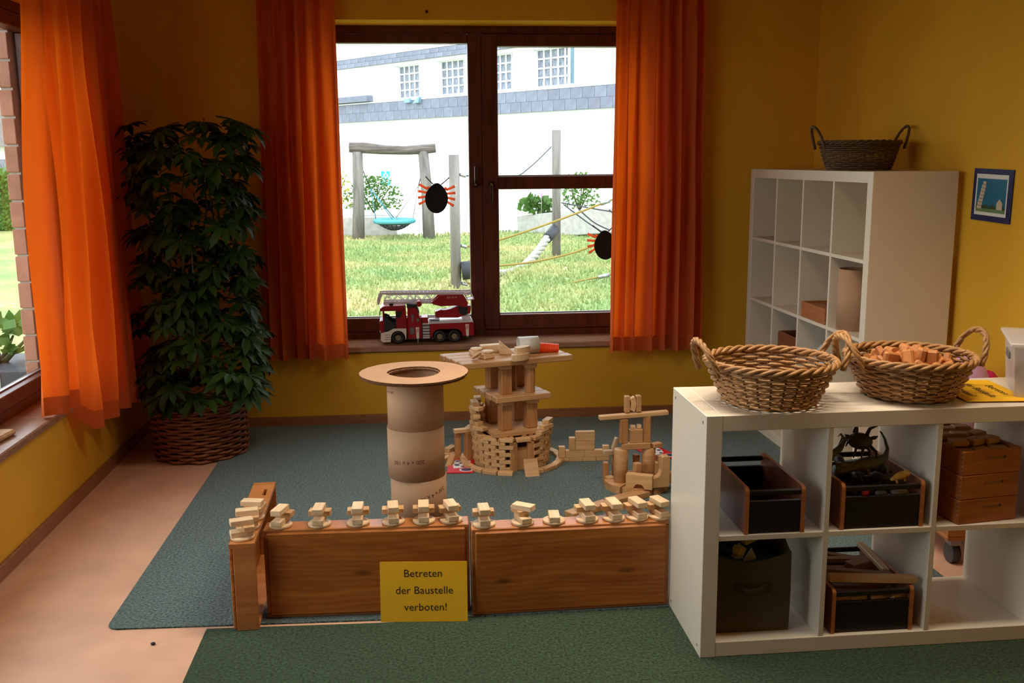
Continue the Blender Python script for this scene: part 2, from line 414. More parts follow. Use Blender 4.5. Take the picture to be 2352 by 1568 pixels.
# ------------------------------------------------------------------ room
WX0, WX1, WY, WH = -1.624, 2.368, 5.81, 2.72
YB = -3.2
OX0, OX1, OZ0, OZ1 = -0.55, 1.33, 0.46, 2.331          # back window opening
def room():
    struct(MB().b2(WX0 - .3, WX1 + .3, YB - .3, WY + .35, -.16, -.006).build('floor', 'lino'), 'peach coloured linoleum floor')
    struct(MB().b2(WX0 - .3, WX1 + .3, YB - .3, WY + .35, WH, WH + .15).build('ceiling', 'ceiling_wood'), 'brown timber ceiling')
    T = .34
    m = MB(); m.b2(WX0 - .3, OX0, WY, WY + T, -.012, WH); m.b2(OX1, WX1 + .3, WY, WY + T, -.012, WH)
    m.b2(OX0, OX1, WY, WY + T, -.012, OZ0 - .035); m.b2(OX0, OX1, WY, WY + T, OZ1, WH)
    wb = struct(m.build('wall_back', 'wall_yellow'), 'yellow painted wall around the garden window')
    MB().cyl((0.07, WY - .012, 2.375), .008, .014, 10, axis='Y').build('wall_hook', 'bronze', wb)
    m = MB(); m.b2(WX0 - .26, WX0, LW1, WY + .2, -.012, WH); m.b2(WX0 - .26, WX0, YB, LW0, -.012, WH)
    m.b2(WX0 - .26, WX0, LW0, LW1, -.012, .435); m.b2(WX0 - .26, WX0, LW0, LW1, 2.26, WH)
    struct(m.build('wall_left', 'wall_yellow'), 'yellow painted wall below the side window')
    struct(MB().b2(WX1, WX1 + .25, YB, WY + .2, -.012, WH).build('wall_right', 'wall_yellow'), 'yellow painted wall behind the tall white shelf')
    struct(MB().b2(WX0 - .3, WX1 + .3, YB - .25, YB, -.012, WH).build('wall_front', 'wall_yellow'), 'yellow painted wall behind the viewer')
    struct(MB().b2(WX0, WX1, WY - .016, WY, -.012, .052, .003).build('baseboard_back', 'baseboard_wood'), 'brown wooden skirting under the garden window')
    struct(MB().b2(WX0, WX0 + .016, YB, WY - .016, -.012, .055, .003).build('baseboard_left', 'baseboard_wood'), 'brown wooden skirting along the left wall')
    struct(MB().b2(WX1 - .016, WX1, YB, WY - .016, -.012, .052, .003).build('baseboard_right', 'baseboard_wood'), 'brown wooden skirting along the right wall')
    struct(MB().b2(OX0 - .03, OX1 + .03, WY - .025, WY + .255, OZ0 - .028, OZ0 + .008, .006).build('trim_1', 'sill_brown'), 'brown sill board of the garden window')
    struct(MB().b2(WX0 - .16, WX0 + .03, LW0 - .02, LW1 + .02, .437, .473, .006).build('trim_2', 'sill_brown'), 'glossy brown sill board of the side window')
room()

def window_back():
    y0, y1 = 6.05, 6.13
    w1 = bpy.data.objects.new('window_1', None); C.objects.link(w1); struct(w1, 'dark brown two-part window to the garden')
    zb, zt = OZ0, OZ1
    def bar(n, a): return MB().b2(*a, .004).build(n, 'frame_brown', w1)
    bar('frame_rail', (OX0, OX1, y0, y1, zt - .045, zt)); bar('frame_rail', (OX0, OX1, y0, y1, zb, zb + .05))
    bar('frame_stile', (OX0, OX0 + .04, y0, y1, zb + .05, zt - .045)); bar('frame_stile', (OX1 - .04, OX1, y0, y1, zb + .05, zt - .045))
    # left light
    def light(x0, x1, gx0, gx1, gz0, gz1, yo, trans=None):
        bar('sash_stile', (x0, gx0, y0 + yo, y1 - .012, zb + .052, zt - .047)); bar('sash_stile', (gx1, x1, y0 + yo, y1 - .012, zb + .052, zt - .047))
        bar('sash_rail', (gx0, gx1, y0 + yo, y1 - .012, gz1, zt - .047)); bar('sash_rail', (gx0, gx1, y0 + yo, y1 - .012, zb + .052, gz0))
        spans = [(gz0, gz1)]
        if trans:
            bar('glazing_bar', (gx0, gx1, y0 + yo, y1 - .012, trans[0], trans[1])); spans = [(gz0, trans[0]), (trans[1], gz1)]
        for a, b in spans:
            MB().b2(gx0 - .004, gx1 + .004, y0 + .045, y0 + .051, a - .004, b + .004).build('pane', 'glass', w1)
            MB().b2(gx0, gx1, y0 + .030, y0 + .044, a, a + .006).build('glazing_strip', 'metal_grey', w1)
    light(OX0 + .042, .3898, OX0 + .085, .308, .597, 2.232, -.004)
    light(.390, OX1 - .042, .486, OX1 - .085, .603, 2.214, -.014, (1.374, 1.453))
    for hx, z, up, yo in ((.345, 1.405, 1, -.004), (.438, 1.408, -1, -.014)):
        m = MB(); m.cyl((hx, y0 + yo - .012, z), .017, .012, 14, axis='Y')
        m.tube([(hx, y0 + yo - .012, z), (hx, y0 + yo - .04, z)], .008, 8)
        m.tube([(hx, y0 + yo - .04, z), (hx, y0 + yo - .042, z + up * .03), (hx, y0 + yo - .038, z + up * .11)], [.009, .009, .008], 8)
        h = m.build('window_handle', 'bronze', w1)
        MB().cyl((hx, y0 + yo - .052, z), .006, .01, 10, axis='Y').build('handle_cap', 'brass', h)
window_back()

def window_left():
    x0, x1 = -1.85, -1.77
    w2 = bpy.data.objects.new('window_2', None); C.objects.link(w2); struct(w2, 'dark brown framed side window behind the bright curtain')
    zb, zt = .473, 2.26
    def bar(n, a): return MB().b2(*a, .004).build(n, 'frame_brown', w2)
    bar('frame_rail', (x0, x1, LW0, LW1, zt - .05, zt)); bar('frame_rail', (x0, x1, LW0, LW1, zb, zb + .05))
    n = 3; L = (LW1 - LW0) / n
    for i in range(n + 1):
        y = LW0 + i * L; a = max(LW0, y - .03); b = min(LW1, y + .03)
        bar('frame_stile', (x0, x1, a, b, zb + .05, zt - .05))
    for i in range(n):
        a = LW0 + i * L + .032; b = LW0 + (i + 1) * L - .032
        bar('sash_rail', (x0 + .01, x1 + .012, a, b, zb + .052, zb + .115)); bar('sash_rail', (x0 + .01, x1 + .012, a, b, zt - .115, zt - .052))
        bar('sash_stile', (x0 + .01, x1 + .012, a, a + .06, zb + .115, zt - .115)); bar('sash_stile', (x0 + .01, x1 + .012, b - .06, b, zb + .115, zt - .115))
        MB().b2(x0 + .03, x0 + .036, a + .055, b - .055, zb + .11, zt - .11).build('pane', 'glass', w2)
        MB().b2(x0 + .037, x0 + .05, a + .06, b - .06, zb + .115, zb + .122).build('glazing_strip', 'metal_grey', w2)
window_left()

def carpets():
    def slab(name, poly, m, lab):
        o = MB().prism(poly, -.006, 0.0, 'XY', .002).build(name, m); tag(o, lab, 'carpet')
    a = []
    for t in range(6):
        an = PI + t / 5 * PI / 2; a.append((-1.093 + .04 + .04 * math.cos(an), 3.215 + .04 + .04 * math.sin(an)))
    slab('carpet', a + [(-.17, 3.186), (.14, 3.176), (1.93, 3.176), (1.93, 5.785), (-1.085, 5.785)], 'carpet_blue', 'blue-green carpet with rounded corner under the block constructions')
    slab('carpet', [(-.745, .3), (2.34, .3), (2.34, 3.168), (1.93, 3.168), (.2, 3.164), (-.17, 3.160), (-.752, 3.183)], 'carpet_green', 'dark green carpet in front of the wooden barrier')
carpets()

# ------------------------------------------------------------------ curtains
def curtain(name, label, P0, P1, Q0, Q1, ztop, zbot, nf, amp, nrm, seed, hem=.085, zfun=None, offun=None):
    """P0,P1 top ends, Q0,Q1 bottom ends (xy); nrm = direction of folds into the room."""
    rd = random.Random(seed)
    t = thing(name, label, 'curtain', (P0[0], P0[1], 0))
    nu, nv = nf * 10, 36
    ph = [rd.uniform(-.5, .5) for _ in range(nf + 2)]; am = [rd.uniform(.55, 1.2) for _ in range(nf + 2)]
    N = Vector((nrm[0], nrm[1], 0)).normalized()
    def pt(u, v):               # v: 0 top, 1 bottom
        a = Vector((*P0, 0)).lerp(Vector((*P1, 0)), u); b = Vector((*Q0, 0)).lerp(Vector((*Q1, 0)), u)
        p = a.lerp(b, v)
        k = u * nf; i = int(min(k, nf - 1)); fr = k - i
        A = am[i] * (1 - fr) + am[i + 1] * fr; S = ph[i] * (1 - fr) + ph[i + 1] * fr
        d = amp * A * (.7 + .5 * v) * math.sin(2 * PI * (k + S * (.4 + .6 * v)))
        d += .25 * amp * math.sin(2 * PI * (2.0 * k + S * 3 + 1.3 * v))
        zb = zfun(u) if zfun else zbot
        z = ztop + (zb - ztop) * v
        p = p + N * d
        if offun: p = p + offun(u, v)
        along = Vector((P1[0] - P0[0], P1[1] - P0[1], 0)).normalized()
        p = p + along * (.3 * amp * math.cos(2 * PI * (k + S)))
        return Vector((p.x - P0[0], p.y - P0[1], z))
    def strip(v0, v1, rows, off):
        vs = []; fs = []
        for j in range(rows + 1):
            v = v0 + (v1 - v0) * j / rows
            for i in range(nu + 1):
                vs.append(pt(i / nu, v) + N * off)
        for j in range(rows):
            for i in range(nu):
                a = j * (nu + 1) + i; fs.append((a, a + 1, a + nu + 2, a + nu + 1))
        m = MB(); m._add(vs, fs, True); return m
    H = ztop - (zbot)
    strip(0, 1 - hem / H, nv, 0).build('cloth', 'curtain_orange', t)
    hm = strip(1 - hem / H, 1, 4, 0.0).build('hem', 'curtain_hem', t)
    # rail the curtain hangs from
    m = MB(); a = Vector((*P0, ztop)) ; b = Vector((*P1, ztop))
    m.tube([Vector((0, 0, ztop + .012)), Vector((P1[0] - P0[0], P1[1] - P0[1], ztop + .012))], .012, 8); m.build('rail', 'poster_white', t)
    return t
ZR = WH - .025
curtain('curtain', 'orange curtain between the potted plant and the garden window', (-.85, 5.70), (-.425, 5.70), (-.905, 5.70), (-.42, 5.70), ZR, .415, 6, .042, (0, -1), 3)
curtain('curtain', 'orange curtain on the tall-shelf side of the garden window', (1.125, 5.70), (1.63, 5.70), (1.105, 5.70), (1.66, 5.70), ZR, .415, 7, .042, (0, -1), 11)
def lz(u): 
    k = min(1, max(0, (u - .22) / .10)); k = k * k * (3 - 2 * k)
    return .482 * (1 - k) + .335 * k
def lo(u, v):
    k = 1 - min(1, max(0, (u - .2) / .12)); return Vector((-.035 * k * v, 0, 0))
curtain('curtain', 'brightly backlit orange curtain in front of the side window, draped over its sill', (-1.545, 4.32), (-1.53, 5.20), (-1.545, 4.25), (-1.50, 5.27), ZR, .335, 6, .052, (1, 0), 21, .085, lz, lo)

# ------------------------------------------------------------------ white cube shelves
def cube_shelf(label, loc, rz, cols, rows):
    t = thing('cube_shelf', label, 'shelf', loc, rz)
    Wd = .10 + cols * .335 + (cols - 1) * .017; H = .10 + rows * .335 + (rows - 1) * .017; D = .39
    s = MB().b2(0, .05, 0, D, 0, H, .0015).build('side_panel', 'shelf_white', t)
    for y in (.035, D - .035):
        for z in (.028, H - .028):
            m = MB(); m.tube([(-.0012, y, z), (.004, y, z)], .005, 10); m.build('screw', 'plastic_grey', s)
    MB().b2(Wd - .05, Wd, 0, D, 0, H, .0015).build('side_panel', 'shelf_white', t)
    MB().b2(.0502, Wd - .0502, .001, D, H - .05, H - .0005, .0015).build('top_panel', 'shelf_white', t)
    MB().b2(.0502, Wd - .0502, .001, D, .0005, .05, .0015).build('bottom_panel', 'shelf_white', t)
    for c in range(1, cols):
        x = .05 + c * .335 + (c - 1) * .017
        MB().b2(x, x + .017, .003, D - .002, .0501, H - .0501, .001).build('divider', 'shelf_white', t)
    for r in range(1, rows):
        z = .05 + r * .335 + (r - 1) * .017
        for c in range(cols):
            x = .05 + c * .352
            MB().b2(x + .0003, x + .3347, .003, D - .002, z, z + .017, .001).build('shelf_board', 'shelf_white', t)
    return t
FS = cube_shelf('low white open cube shelf in the foreground with two baskets on top', (.8472, 2.8052, 0), .0046, 4, 2)
_a = .0202
BS = cube_shelf('tall white cube shelf of four rows standing along the right wall', (1.9437 - 1.49 * math.sin(_a), 4.115 + 1.49 * math.cos(_a), -.002), -PI / 2 + _a, 4, 4)
def fs(x, y, z): return FS.matrix_basis @ Vector((x, y, z))
def bs(x, y, z): return BS.matrix_basis @ Vector((x, y, z))

# ------------------------------------------------------------------ wooden trays standing on edge (barrier)
def edge_tray(label, loc, rz, L, H, D, slots=False):
    """local: x along length, y=0 is the board face, opening to +y, z up"""
    t = thing('wooden_tray', label, 'tray', loc, rz)
    b = MB().b2(.012, L - .012, 0, .014, .010, H - .010, .005).build('base_board', 'tray_wood', t)
    th = .016
    MB().b2(0, L, .008, D, H - th, H, .003).build('side_board', 'tray_frame_wood', t)
    MB().b2(0, L, .008, D, 0, th, .003).build('side_board', 'tray_frame_wood', t)
    for x in (0, L - th):
        e = MB().b2(x, x + th, .0082, D - .0002, th + .0002, H - th - .0002, .002).build('end_board', 'tray_frame_wood', t)
    for x in (.02, .045, L - .045, L - .02):
        MB().cyl((x, D * .4, H - .0005), .0035, .001, 8).build('nail_head', 'bronze', t)
    return t
edge_tray('wooden tray on edge behind the yellow warning sign', (-.556, 3.228, 0), -.028, .700, .320, .088)
edge_tray('wooden tray on edge with plain board face next to the low white shelf', (.150, 3.172, 0), .012, .692, .314, .088)
def end_tray():
    L, H, D = .640, .308, .084
    t = thing('wooden_tray', 'wooden tray standing end-on at the outer end of the barrier with a finger slot', 'tray', (-.655, 3.150, 0), .03)
    # x across (depth of tray, open to +x), y along length
    MB().b2(0, .012, .004, L - .004, .004, H - .004, .003).build('base_board', 'tray_wood', t)
    th = .015
    for a, b in ((0, th), (L - th, L)):
        MB().b2(.0121, D, a, b, 0, H - th - .0002, .002).build('end_board', 'tray_frame_wood', t)
    MB().b2(.0121, D, th + .0002, L - th - .0002, 0, th, .002).build('side_board', 'tray_frame_wood', t)
    m = MB(); z0, z1 = H - th, H        # top board with slot
    sx0, sx1, sy0, sy1 = .050, .062, L - .155, L - .085
    m.b2(.0, D, 0, sy0, z0, z1); m.b2(.0, D, sy1, L, z0, z1); m.b2(.0, sx0, sy0, sy1, z0, z1); m.b2(sx1, D, sy0, sy1, z0, z1)
    m.build('side_board', 'tray_frame_wood', t)
    for k in range(6):
        MB().b2(.008 + k * .0125, .014 + k * .0125, L - .0006, L + .0012, z0 + .001, z1 - .001).build('finger_joint', 'tray_wood', t)
end_tray()

# yellow warning signs
def paper_sign(label, loc, rot, wd=.297, ht=.21, txt=.0335):
    t = thing('warning_sign', label, 'sign', loc, rot=rot)
    MB().b2(-wd / 2, wd / 2, -.0006, .0006, 0, ht).build('paper', 'yellow_paper', t)
    for i, s in enumerate(('Betreten', 'der Baustelle', 'verboten!')):
        me = text_mesh(s, txt * 1.12, extrude=.0002)
        o = link('lettering', me, 'ink', t, (-.002 + .004 * i, -.0010, ht * (.80 - .28 * i)), (PI / 2, 0, 0))
paper_sign('yellow paper sign with three printed lines leaning on the wooden tray', (-.017, 3.150, .001), (-.10, 0, -.088))
paper_sign('yellow paper sign lying flat on top of the low white shelf', (1.717, 3.012, .7915), (-PI / 2, 0, -PI / 2 - .08))

# ------------------------------------------------------------------ building blocks
_bm = {}
def block(name, size, loc, rz=0.0, label='', cat='block', group=None, m='block_wood', rot=None, bev=.0016):
    key = (size, m, bev)
    if key not in _bm:
        me = MB().box((0, 0, size[2] / 2), size, 0, bev).mesh('block'); me.materials.append(M[m]); _bm[key] = me
    o = bpy.data.objects.new(name, _bm[key]); C.objects.link(o); o.location = loc
    o.rotation_euler = rot if rot else (0, 0, rz)
    return tag(o, label, cat, group)
BR = (.075, .0370, .0190)          # small brick
def disc_mesh(r, h, m):
    key = ('disc', r, h, m)
    if key not in _bm:
        b = MB(); b.lathe([(0, 0), (r - .002, 0), (r, .002), (r, h - .002), (r - .002, h), (0, h)], 28); me = b.mesh('disc'); me.materials.append(M[m]); _bm[key] = me
    return _bm[key]
def disc(loc, label, r=.0392, h=.0105, rot=None, group=None, m='block_light'):
    o = bpy.data.objects.new('wooden_disc', disc_mesh(r, h, m)); C.objects.link(o); o.location = loc
    if rot: o.rotation_euler = rot
    return tag(o, label, 'disc', group)
def stack(x, y, z, a, which, spec=None):
    disc((x, y, z), 'round pale wooden disc under the ' + which, group='discs on the barrier')
    z += .0107; G = 'bricks on the barrier discs'
    d = Vector((math.sin(a), math.cos(a), 0))     # pointing away from the viewer
    if spec == 'single':
        block('wooden_brick', BR, (x, y, z), PI / 2 - a, 'single brick on the ' + which, group=G, m='block_light'); return
    block('wooden_brick', BR, (x - d.x * .002, y - d.y * .002, z), PI / 2 - a, 'lowest brick of the ' + which, group=G, m='block_light')
    if spec == 'skew':
        block('wooden_brick', BR, (x - .008, y + .020, z + .0192), 1.9, 'middle brick of the ' + which, group=G)
        block('wooden_brick', BR, (x + .004, y + .004, z + .0384), 2.55, 'top brick of the ' + which, group=G, m='block_light'); return
    block('wooden_brick', BR, (x + d.x * .020, y + d.y * .020, z + .0192), -a + random.uniform(-.06, .06), 'middle cross brick of the ' + which, group=G)
    block('wooden_brick', BR, (x - d.x * .001, y - d.y * .001, z + .0384), PI / 2 - a, 'top brick of the ' + which, group=G, m='block_light')
YA = 3.272
for i, (x, a) in enumerate(((-.500, .28), (-.368, .08), (-.236, .02), (-.115, -.06), (-.010, .0), (.084, -.22))):
    stack(x, YA - .028 * (x + .55), .3202, a, '%s block stack from left behind the sign' % ORD[i])
for i, (x, a, s) in enumerate(((.196, -.06, None), (.330, -.3, 'skew'), (.440, .06, 'single'), (.556, -.14, None), (.650, -.16, None), (.734, -.30, None), (.812, -.34, None))):
    stack(x, 3.216 + .012 * (x - .15), .3142, a, '%s block stack from left beside the shelf' % ORD[i], s)
for i, (x, y, a) in enumerate(((-.618, 3.205, 1.25), (-.616, 3.300, 1.40), (-.612, 3.392, 1.75))):
    stack(x, y, .3082, a, '%s block stack from front on the end-on tray' % ORD[i])

# ------------------------------------------------------------------ round block tower
TX, TY = .452, 4.952
G_W = 'small bricks of the round block tower wall'
L_W = 'small wooden brick in the curved wall of the round block tower'
def tower():
    rd = random.Random(5); R = .178; hb = BR[2] + .0002
    n = 14; door = -PI / 2 + .20
    for k in range(9):
        rr = R + .010 * (k / 8.0)
        for j in range(n):
            th = 2 * PI * (j + .5 * (k % 2)) / n
            dd = (th - door + PI) % (2 * PI) - PI
            if abs(dd) < .30 and k < 8: continue
            side = 'left' if dd < 0 else 'right'; idx = int(abs(dd) / (2 * PI / n))
            lab = 'tower wall brick, %s course from the carpet, %s to the %s of the gate' % (ORD[k], ORD[idx], side)
            block('wooden_brick', BR, (TX + rr * math.cos(th), TY + rr * math.sin(th), k * hb), th + PI / 2 + rd.uniform(-.14, .14), lab, group=G_W)
    # higher courses, rising on the back left
    for k in range(9, 17):
        rr = R + .012
        a0, a1 = 1.75 + (k - 9) * .13, 3.75 - (k - 9) * .06
        for j in range(n):
            th = 2 * PI * (j + .5 * (k % 2)) / n
            if a0 < th < a1:
                block('wooden_brick', BR, (TX + rr * math.cos(th), TY + rr * math.sin(th), k * hb), th + PI / 2 + rd.uniform(-.45, .45), 'tower wall brick in the %s raised course at the left, %s from the back' % (ORD[k - 9], ORD[j % 9]), group=G_W)
    for k in range(9, 12):
        for j in range(n):
            th = 2 * PI * (j + .5 * (k % 2)) / n
            if 5.55 + (k - 9) * .14 < th < 6.28 + .2 * (k == 9) :
                block('wooden_brick', BR, (TX + (R + .012) * math.cos(th), TY + (R + .012) * math.sin(th), k * hb), th + PI / 2 + rd.uniform(-.5, .5), 'tower wall brick in the %s raised course at the right, %s from the front' % (ORD[k - 9], ORD[j % 9]), group=G_W)
    # ring of bricks on the carpet
    for j in range(20):
        th = 2 * PI * j / 20 + .1
        if 1.2 < th < 2.6: continue
        if abs((th - door + PI) % (2 * PI) - PI) < .18: continue
        block('wooden_brick', BR, (TX + .252 * math.cos(th), TY + .252 * math.sin(th), 0), th + PI / 2 + rd.uniform(-.06, .06),
              'wooden brick of the ring laid on the carpet round the tower', group='bricks of the carpet ring')
    # gate
    c, s = math.cos(door), math.sin(door)
    gx, gy = TX + .185 * c, TY + .185 * s
    for sgn, w in ((-1, 'left'), (1, 'right')):
        block('wooden_block', (.022, .036, .150), (gx - s * .045 * sgn, gy + c * .045 * sgn, 0), door, '%s upright post of the tower gate' % w, m='column_wood')
    block('wooden_block', (.075, .020, .118), (gx + c * .012 - .0, gy + s * .012 + .03, 0), door + PI / 2, 'upright slab standing inside the tower gate', m='plank_wood')
    block('wooden_block', (.072, .150, .020), (.528, 4.693, .004), 0, 'slab leaning as a ramp against the tower gate', m='plank_wood', rot=(.95, 0, .10))
    # inner floor carried by half-round rods
    for i, dx in enumerate((-.075, -.022, .048, .082)):
        m = MB(); m.tube([(0, -.10, .0165), (0, .10, .0165)], .0165, 12)
        o = m.build('wooden_rod', 'column_wood'); o.location = (TX + dx - .004, TY - .09 + .02 * i, 9 * hb - .0325 + .001); o.rotation_euler = (0, 0, .12)
        tag(o, '%s wooden rod from the left under the tower columns' % ORD[i], 'block')
    A = .28
    ca, sa = math.cos(A), math.sin(A)
    def tl(x, y, z): return (TX + x * ca - y * sa, TY + x * sa + y * ca, z)
    z1 = 9 * hb + .0010
    for i, y in enumerate((-.112, -.037, .038, .113)):
        block('wooden_plank', (.30, .073, .022), tl(0, y, z1 - .0005), A, '%s plank from the front in the lowest floor of the tower' % ORD[i], m='plank_wood', group='planks of the lowest tower floor')
    z2 = z1 + .0223; hc = .128
    fn = ('front left', 'front right', 'back left', 'back right')
    sq = ((-.068, -.085), (.072, -.085), (-.075, .085), (.062, .08))
    for i, (x, y) in enumerate(sq):
        block('wooden_column', (.058, .058, hc), tl(x, y, z2), A + .05, '%s column of the lower tower storey' % fn[i], m='column_wood', bev=.003)
        block('wooden_block', (.066, .060, .027), tl(x + .006, y - .004, z2 + hc + .0003), A - .08, 'cap on the %s column of the lower tower storey' % fn[i], m='block_wood', bev=.004)
    z3 = z2 + hc + .0278
    for i in range(4):
        y = -.150 + i * .0755
        block('wooden_plank', (.30, .0745, .029), tl(.012 - .006 * i, y + .035, z3), A, '%s plank from the front in the middle floor of the tower' % ORD[i], m='plank_wood', group='planks of the middle tower floor', bev=.003)
    z4 = z3 + .0293
    sq = ((-.062, -.075), (.070, -.085), (-.075, .08), (.066, .07))
    for i, (x, y) in enumerate(sq):
        if i == 1:
            m = MB(); m.lathe([(0, 0), (.026, 0), (.027, .002), (.027, hc - .002), (.026, hc), (0, hc)], 8, smooth=False)
            o = m.build('wooden_column', 'column_wood'); o.location = tl(x, y, z4); tag(o, 'eight-sided front right column of the upper tower storey', 'block')
        else:
            block('wooden_column', (.056, .056, hc), tl(x, y, z4), A + .1 * i, '%s column of the upper tower storey' % fn[i], m='column_wood', bev=.003)
        block('wooden_block', (.060, .058, .027), tl(x, y, z4 + hc + .0003), A - .06, 'cap on the %s column of the upper tower storey' % fn[i], m='block_wood', bev=.004)
    m = MB(); m.lathe([(0, 0), (.029, 0), (.029, hc + .027), (0, hc + .027)], 20); o = m.build('wooden_cylinder', 'column_wood'); o.location = tl(-.008, -.005, z4)
    tag(o, 'round wooden cylinder in the middle of the upper tower storey', 'block')
    z5 = z4 + hc + .0278
    for i in range(4):
        block('wooden_plank', (.60, .0745, .029), tl(-.012 - .008 * i, -.108 + i * .0755, z5), A, '%s long plank from the front on top of the tower' % ORD[i], m='plank_wood', group='long planks on top of the tower', bev=.004)
    z6 = z5 + .0293
    return tl, z6, A
tl, z6, TA = tower()
def arc_mesh(r0, r1, h, a0, a1, n=14):
    poly = [(r1 * math.cos(a0 + (a1 - a0) * i / n), r1 * math.sin(a0 + (a1 - a0) * i / n)) for i in range(n + 1)]
    poly += [(r0 * math.cos(a1 + (a0 - a1) * i / n), r0 * math.sin(a1 + (a0 - a1) * i / n)) for i in range(n + 1)]
    return MB().prism(poly, 0, h, 'XY', .0015)
def on_top():
    def arc(loc, rz, r0, r1, h, a, lab, m='block_light', rot=None):
        o = arc_mesh(r0, r1, h, -a / 2, a / 2).build('curved_block', m); o.location = loc
        o.rotation_euler = rot if rot else (0, 0, rz); return tag(o, lab, 'block')
    arc(tl(-.035, -.075, z6), -1.25 + TA, .060, .105, .030, 1.15, 'curved block overhanging the front edge of the tower top')
    arc(tl(-.020, -.052, z6 + .0302), -1.05 + TA, .055, .100, .030, 1.15, 'curved block lying on the overhanging curved block')
    block('wooden_block', (.068, .064, .028), tl(-.150, -.045, z6), TA + .3, 'square block under a disc on the tower top', m='block_light', bev=.005)
    disc(tl(-.142, -.045, z6 + .0283), 'flat disc lying on the square block on the tower top', .031)
    block('wooden_block', (.060, .060, .026), tl(-.170, .055, z6), TA, 'low block under the rear disc on the tower top', m='block_light', bev=.004)
    disc(tl(-.168, .055, z6 + .0263), 'rear flat disc on the tower top', .031)
    disc(tl(-.213, -.082, z6 + .021), 'tilted disc leaning on the tower top blocks', .029, rot=(-.35, -.55, 0))
    block('wooden_block', (.115, .055, .040), tl(-.070, .100, z6), TA - .05, 'large block at the back of the tower top', m='block_light', bev=.004)
    o = MB().prism([(0, 0), (.085, 0), (0, .072)], -.016, .016, 'XZ', .0015).build('wedge_block', 'block_light'); o.location = tl(-.055, .020, z6); o.rotation_euler = (0, 0, TA - .2)
    tag(o, 'upright triangular wedge block on the tower top', 'block')
    L = .105; m = MB(); m.lathe([(.040, 0), (.044, 0), (.044, L), (.040, L), (.040, 0)], 28)
    o = m.build('plastic_pipe', 'pvc'); o.location = Vector(tl(.040, -.005, z6 + .0445)); o.rotation_euler = (0, PI / 2, TA - .15)
    tag(o, 'short pale plastic pipe lying on the tower top', 'pipe')
    m = MB(); prof = []
    for i in range(26):
        r = .026 - .006 * i / 25 + (.0022 if i % 2 else 0); prof.append((r, i * .0042))
    m.lathe([(0, 0)] + prof + [(0, .105)], 20, smooth=False)
    o = m.build('ribbed_plug', 'orange_plastic'); o.location = Vector(tl(.146, -.018, z6 + .0262)); o.rotation_euler = (0, PI / 2 + .05, TA - .22)
    tag(o, 'bright orange ribbed plastic plug beside the pipe on the tower top', 'plug')
on_top()

def side_turret():
    G = 'blocks of the small heap beside the tower'
    n = [0]
    def b(size, x, y, z, rz, lab, rot=None, m='column_wood'):
        block('wooden_block', size, (x, y, z), rz, lab, group=None, m=m, rot=rot, bev=.002)
    b((.030, .030, .150), .172, 5.00, 0, .2, 'tall dark post at the outer corner of the low turret beside the tower')
    b((.040, .050, .150), .228, 4.985, 0, .3, 'stout post between the low turret and the round tower')
    b((.090, .035, .020), .196, 4.985, .1502, .25, 'lintel brick across the posts of the low turret', m='block_wood')
    b((.075, .037, .019), .236, 5.03, .1502, 1.2, 'brick behind the lintel of the low turret', m='block_wood')
    b((.110, .034, .020), .130, 4.905, .004, 1.1, 'brick leaning against the low turret post', rot=(0, -.75, 1.1), m='plank_wood')
    b((.080, .040, .020), .118, 5.06, 0, .4, 'flat brick on the carpet left of the low turret', m='block_wood')
    b((.080, .040, .020), .135, 5.10, .0202, 1.0, 'second flat brick stacked left of the low turret', m='block_wood')
    b((.075, .037, .019), .110, 4.99, 0, .8, 'flat brick in front of the low turret stack', m='block_wood')
    b((.075, .037, .019), .150, 5.16, 0, .1, 'flat brick furthest back beside the low turret', m='block_wood')
side_turret()

def castle_wall():
    y = 4.905; s = .000477; x0 = .695; zb = 0
    def r(ax, bx, ty, by, lab, d=.030, yo=0):       # zoom-pixel rectangle -> block in the wall plane
        X0 = x0 + (ax - 92) * s; X1 = x0 + (bx - 92) * s; Z0 = (912 - by) * s; Z1 = (912 - ty) * s
        block('wooden_block', (round(X1 - X0 - .0006, 4), d, round(Z1 - Z0 - .0004, 4)), ((X0 + X1) / 2, y + yo - .035 * ((X0 + X1) / 2 - x0), max(Z0, 0)), -.035, lab)
    r(122, 203, 870, 912, 'short base brick at the tower end of the low castle wall')
    r(203, 350, 870, 912, 'base brick under the left half of the low castle wall')
    r(350, 497, 870, 912, 'base brick under the middle of the low castle wall')
    r(499, 645, 870, 912, 'base brick at the figure end of the low castle wall')
    r(162, 372, 788, 869, 'long left brick in the second row of the low castle wall', .028)
    r(372, 574, 788, 869, 'long right brick in the second row of the low castle wall', .028)
    r(90, 161, 745, 869, 'left end post of the low castle wall', .032)
    r(575, 645, 745, 869, 'right end post of the low castle wall', .032)
    r(203, 272, 645, 787, 'tall post standing on the low castle wall', .030)
    r(274, 483, 686, 787, 'lower brick of the centre piece on the low castle wall', .030)
    r(274, 486, 578, 685, 'upper brick of the centre piece on the low castle wall', .030)
castle_wall()

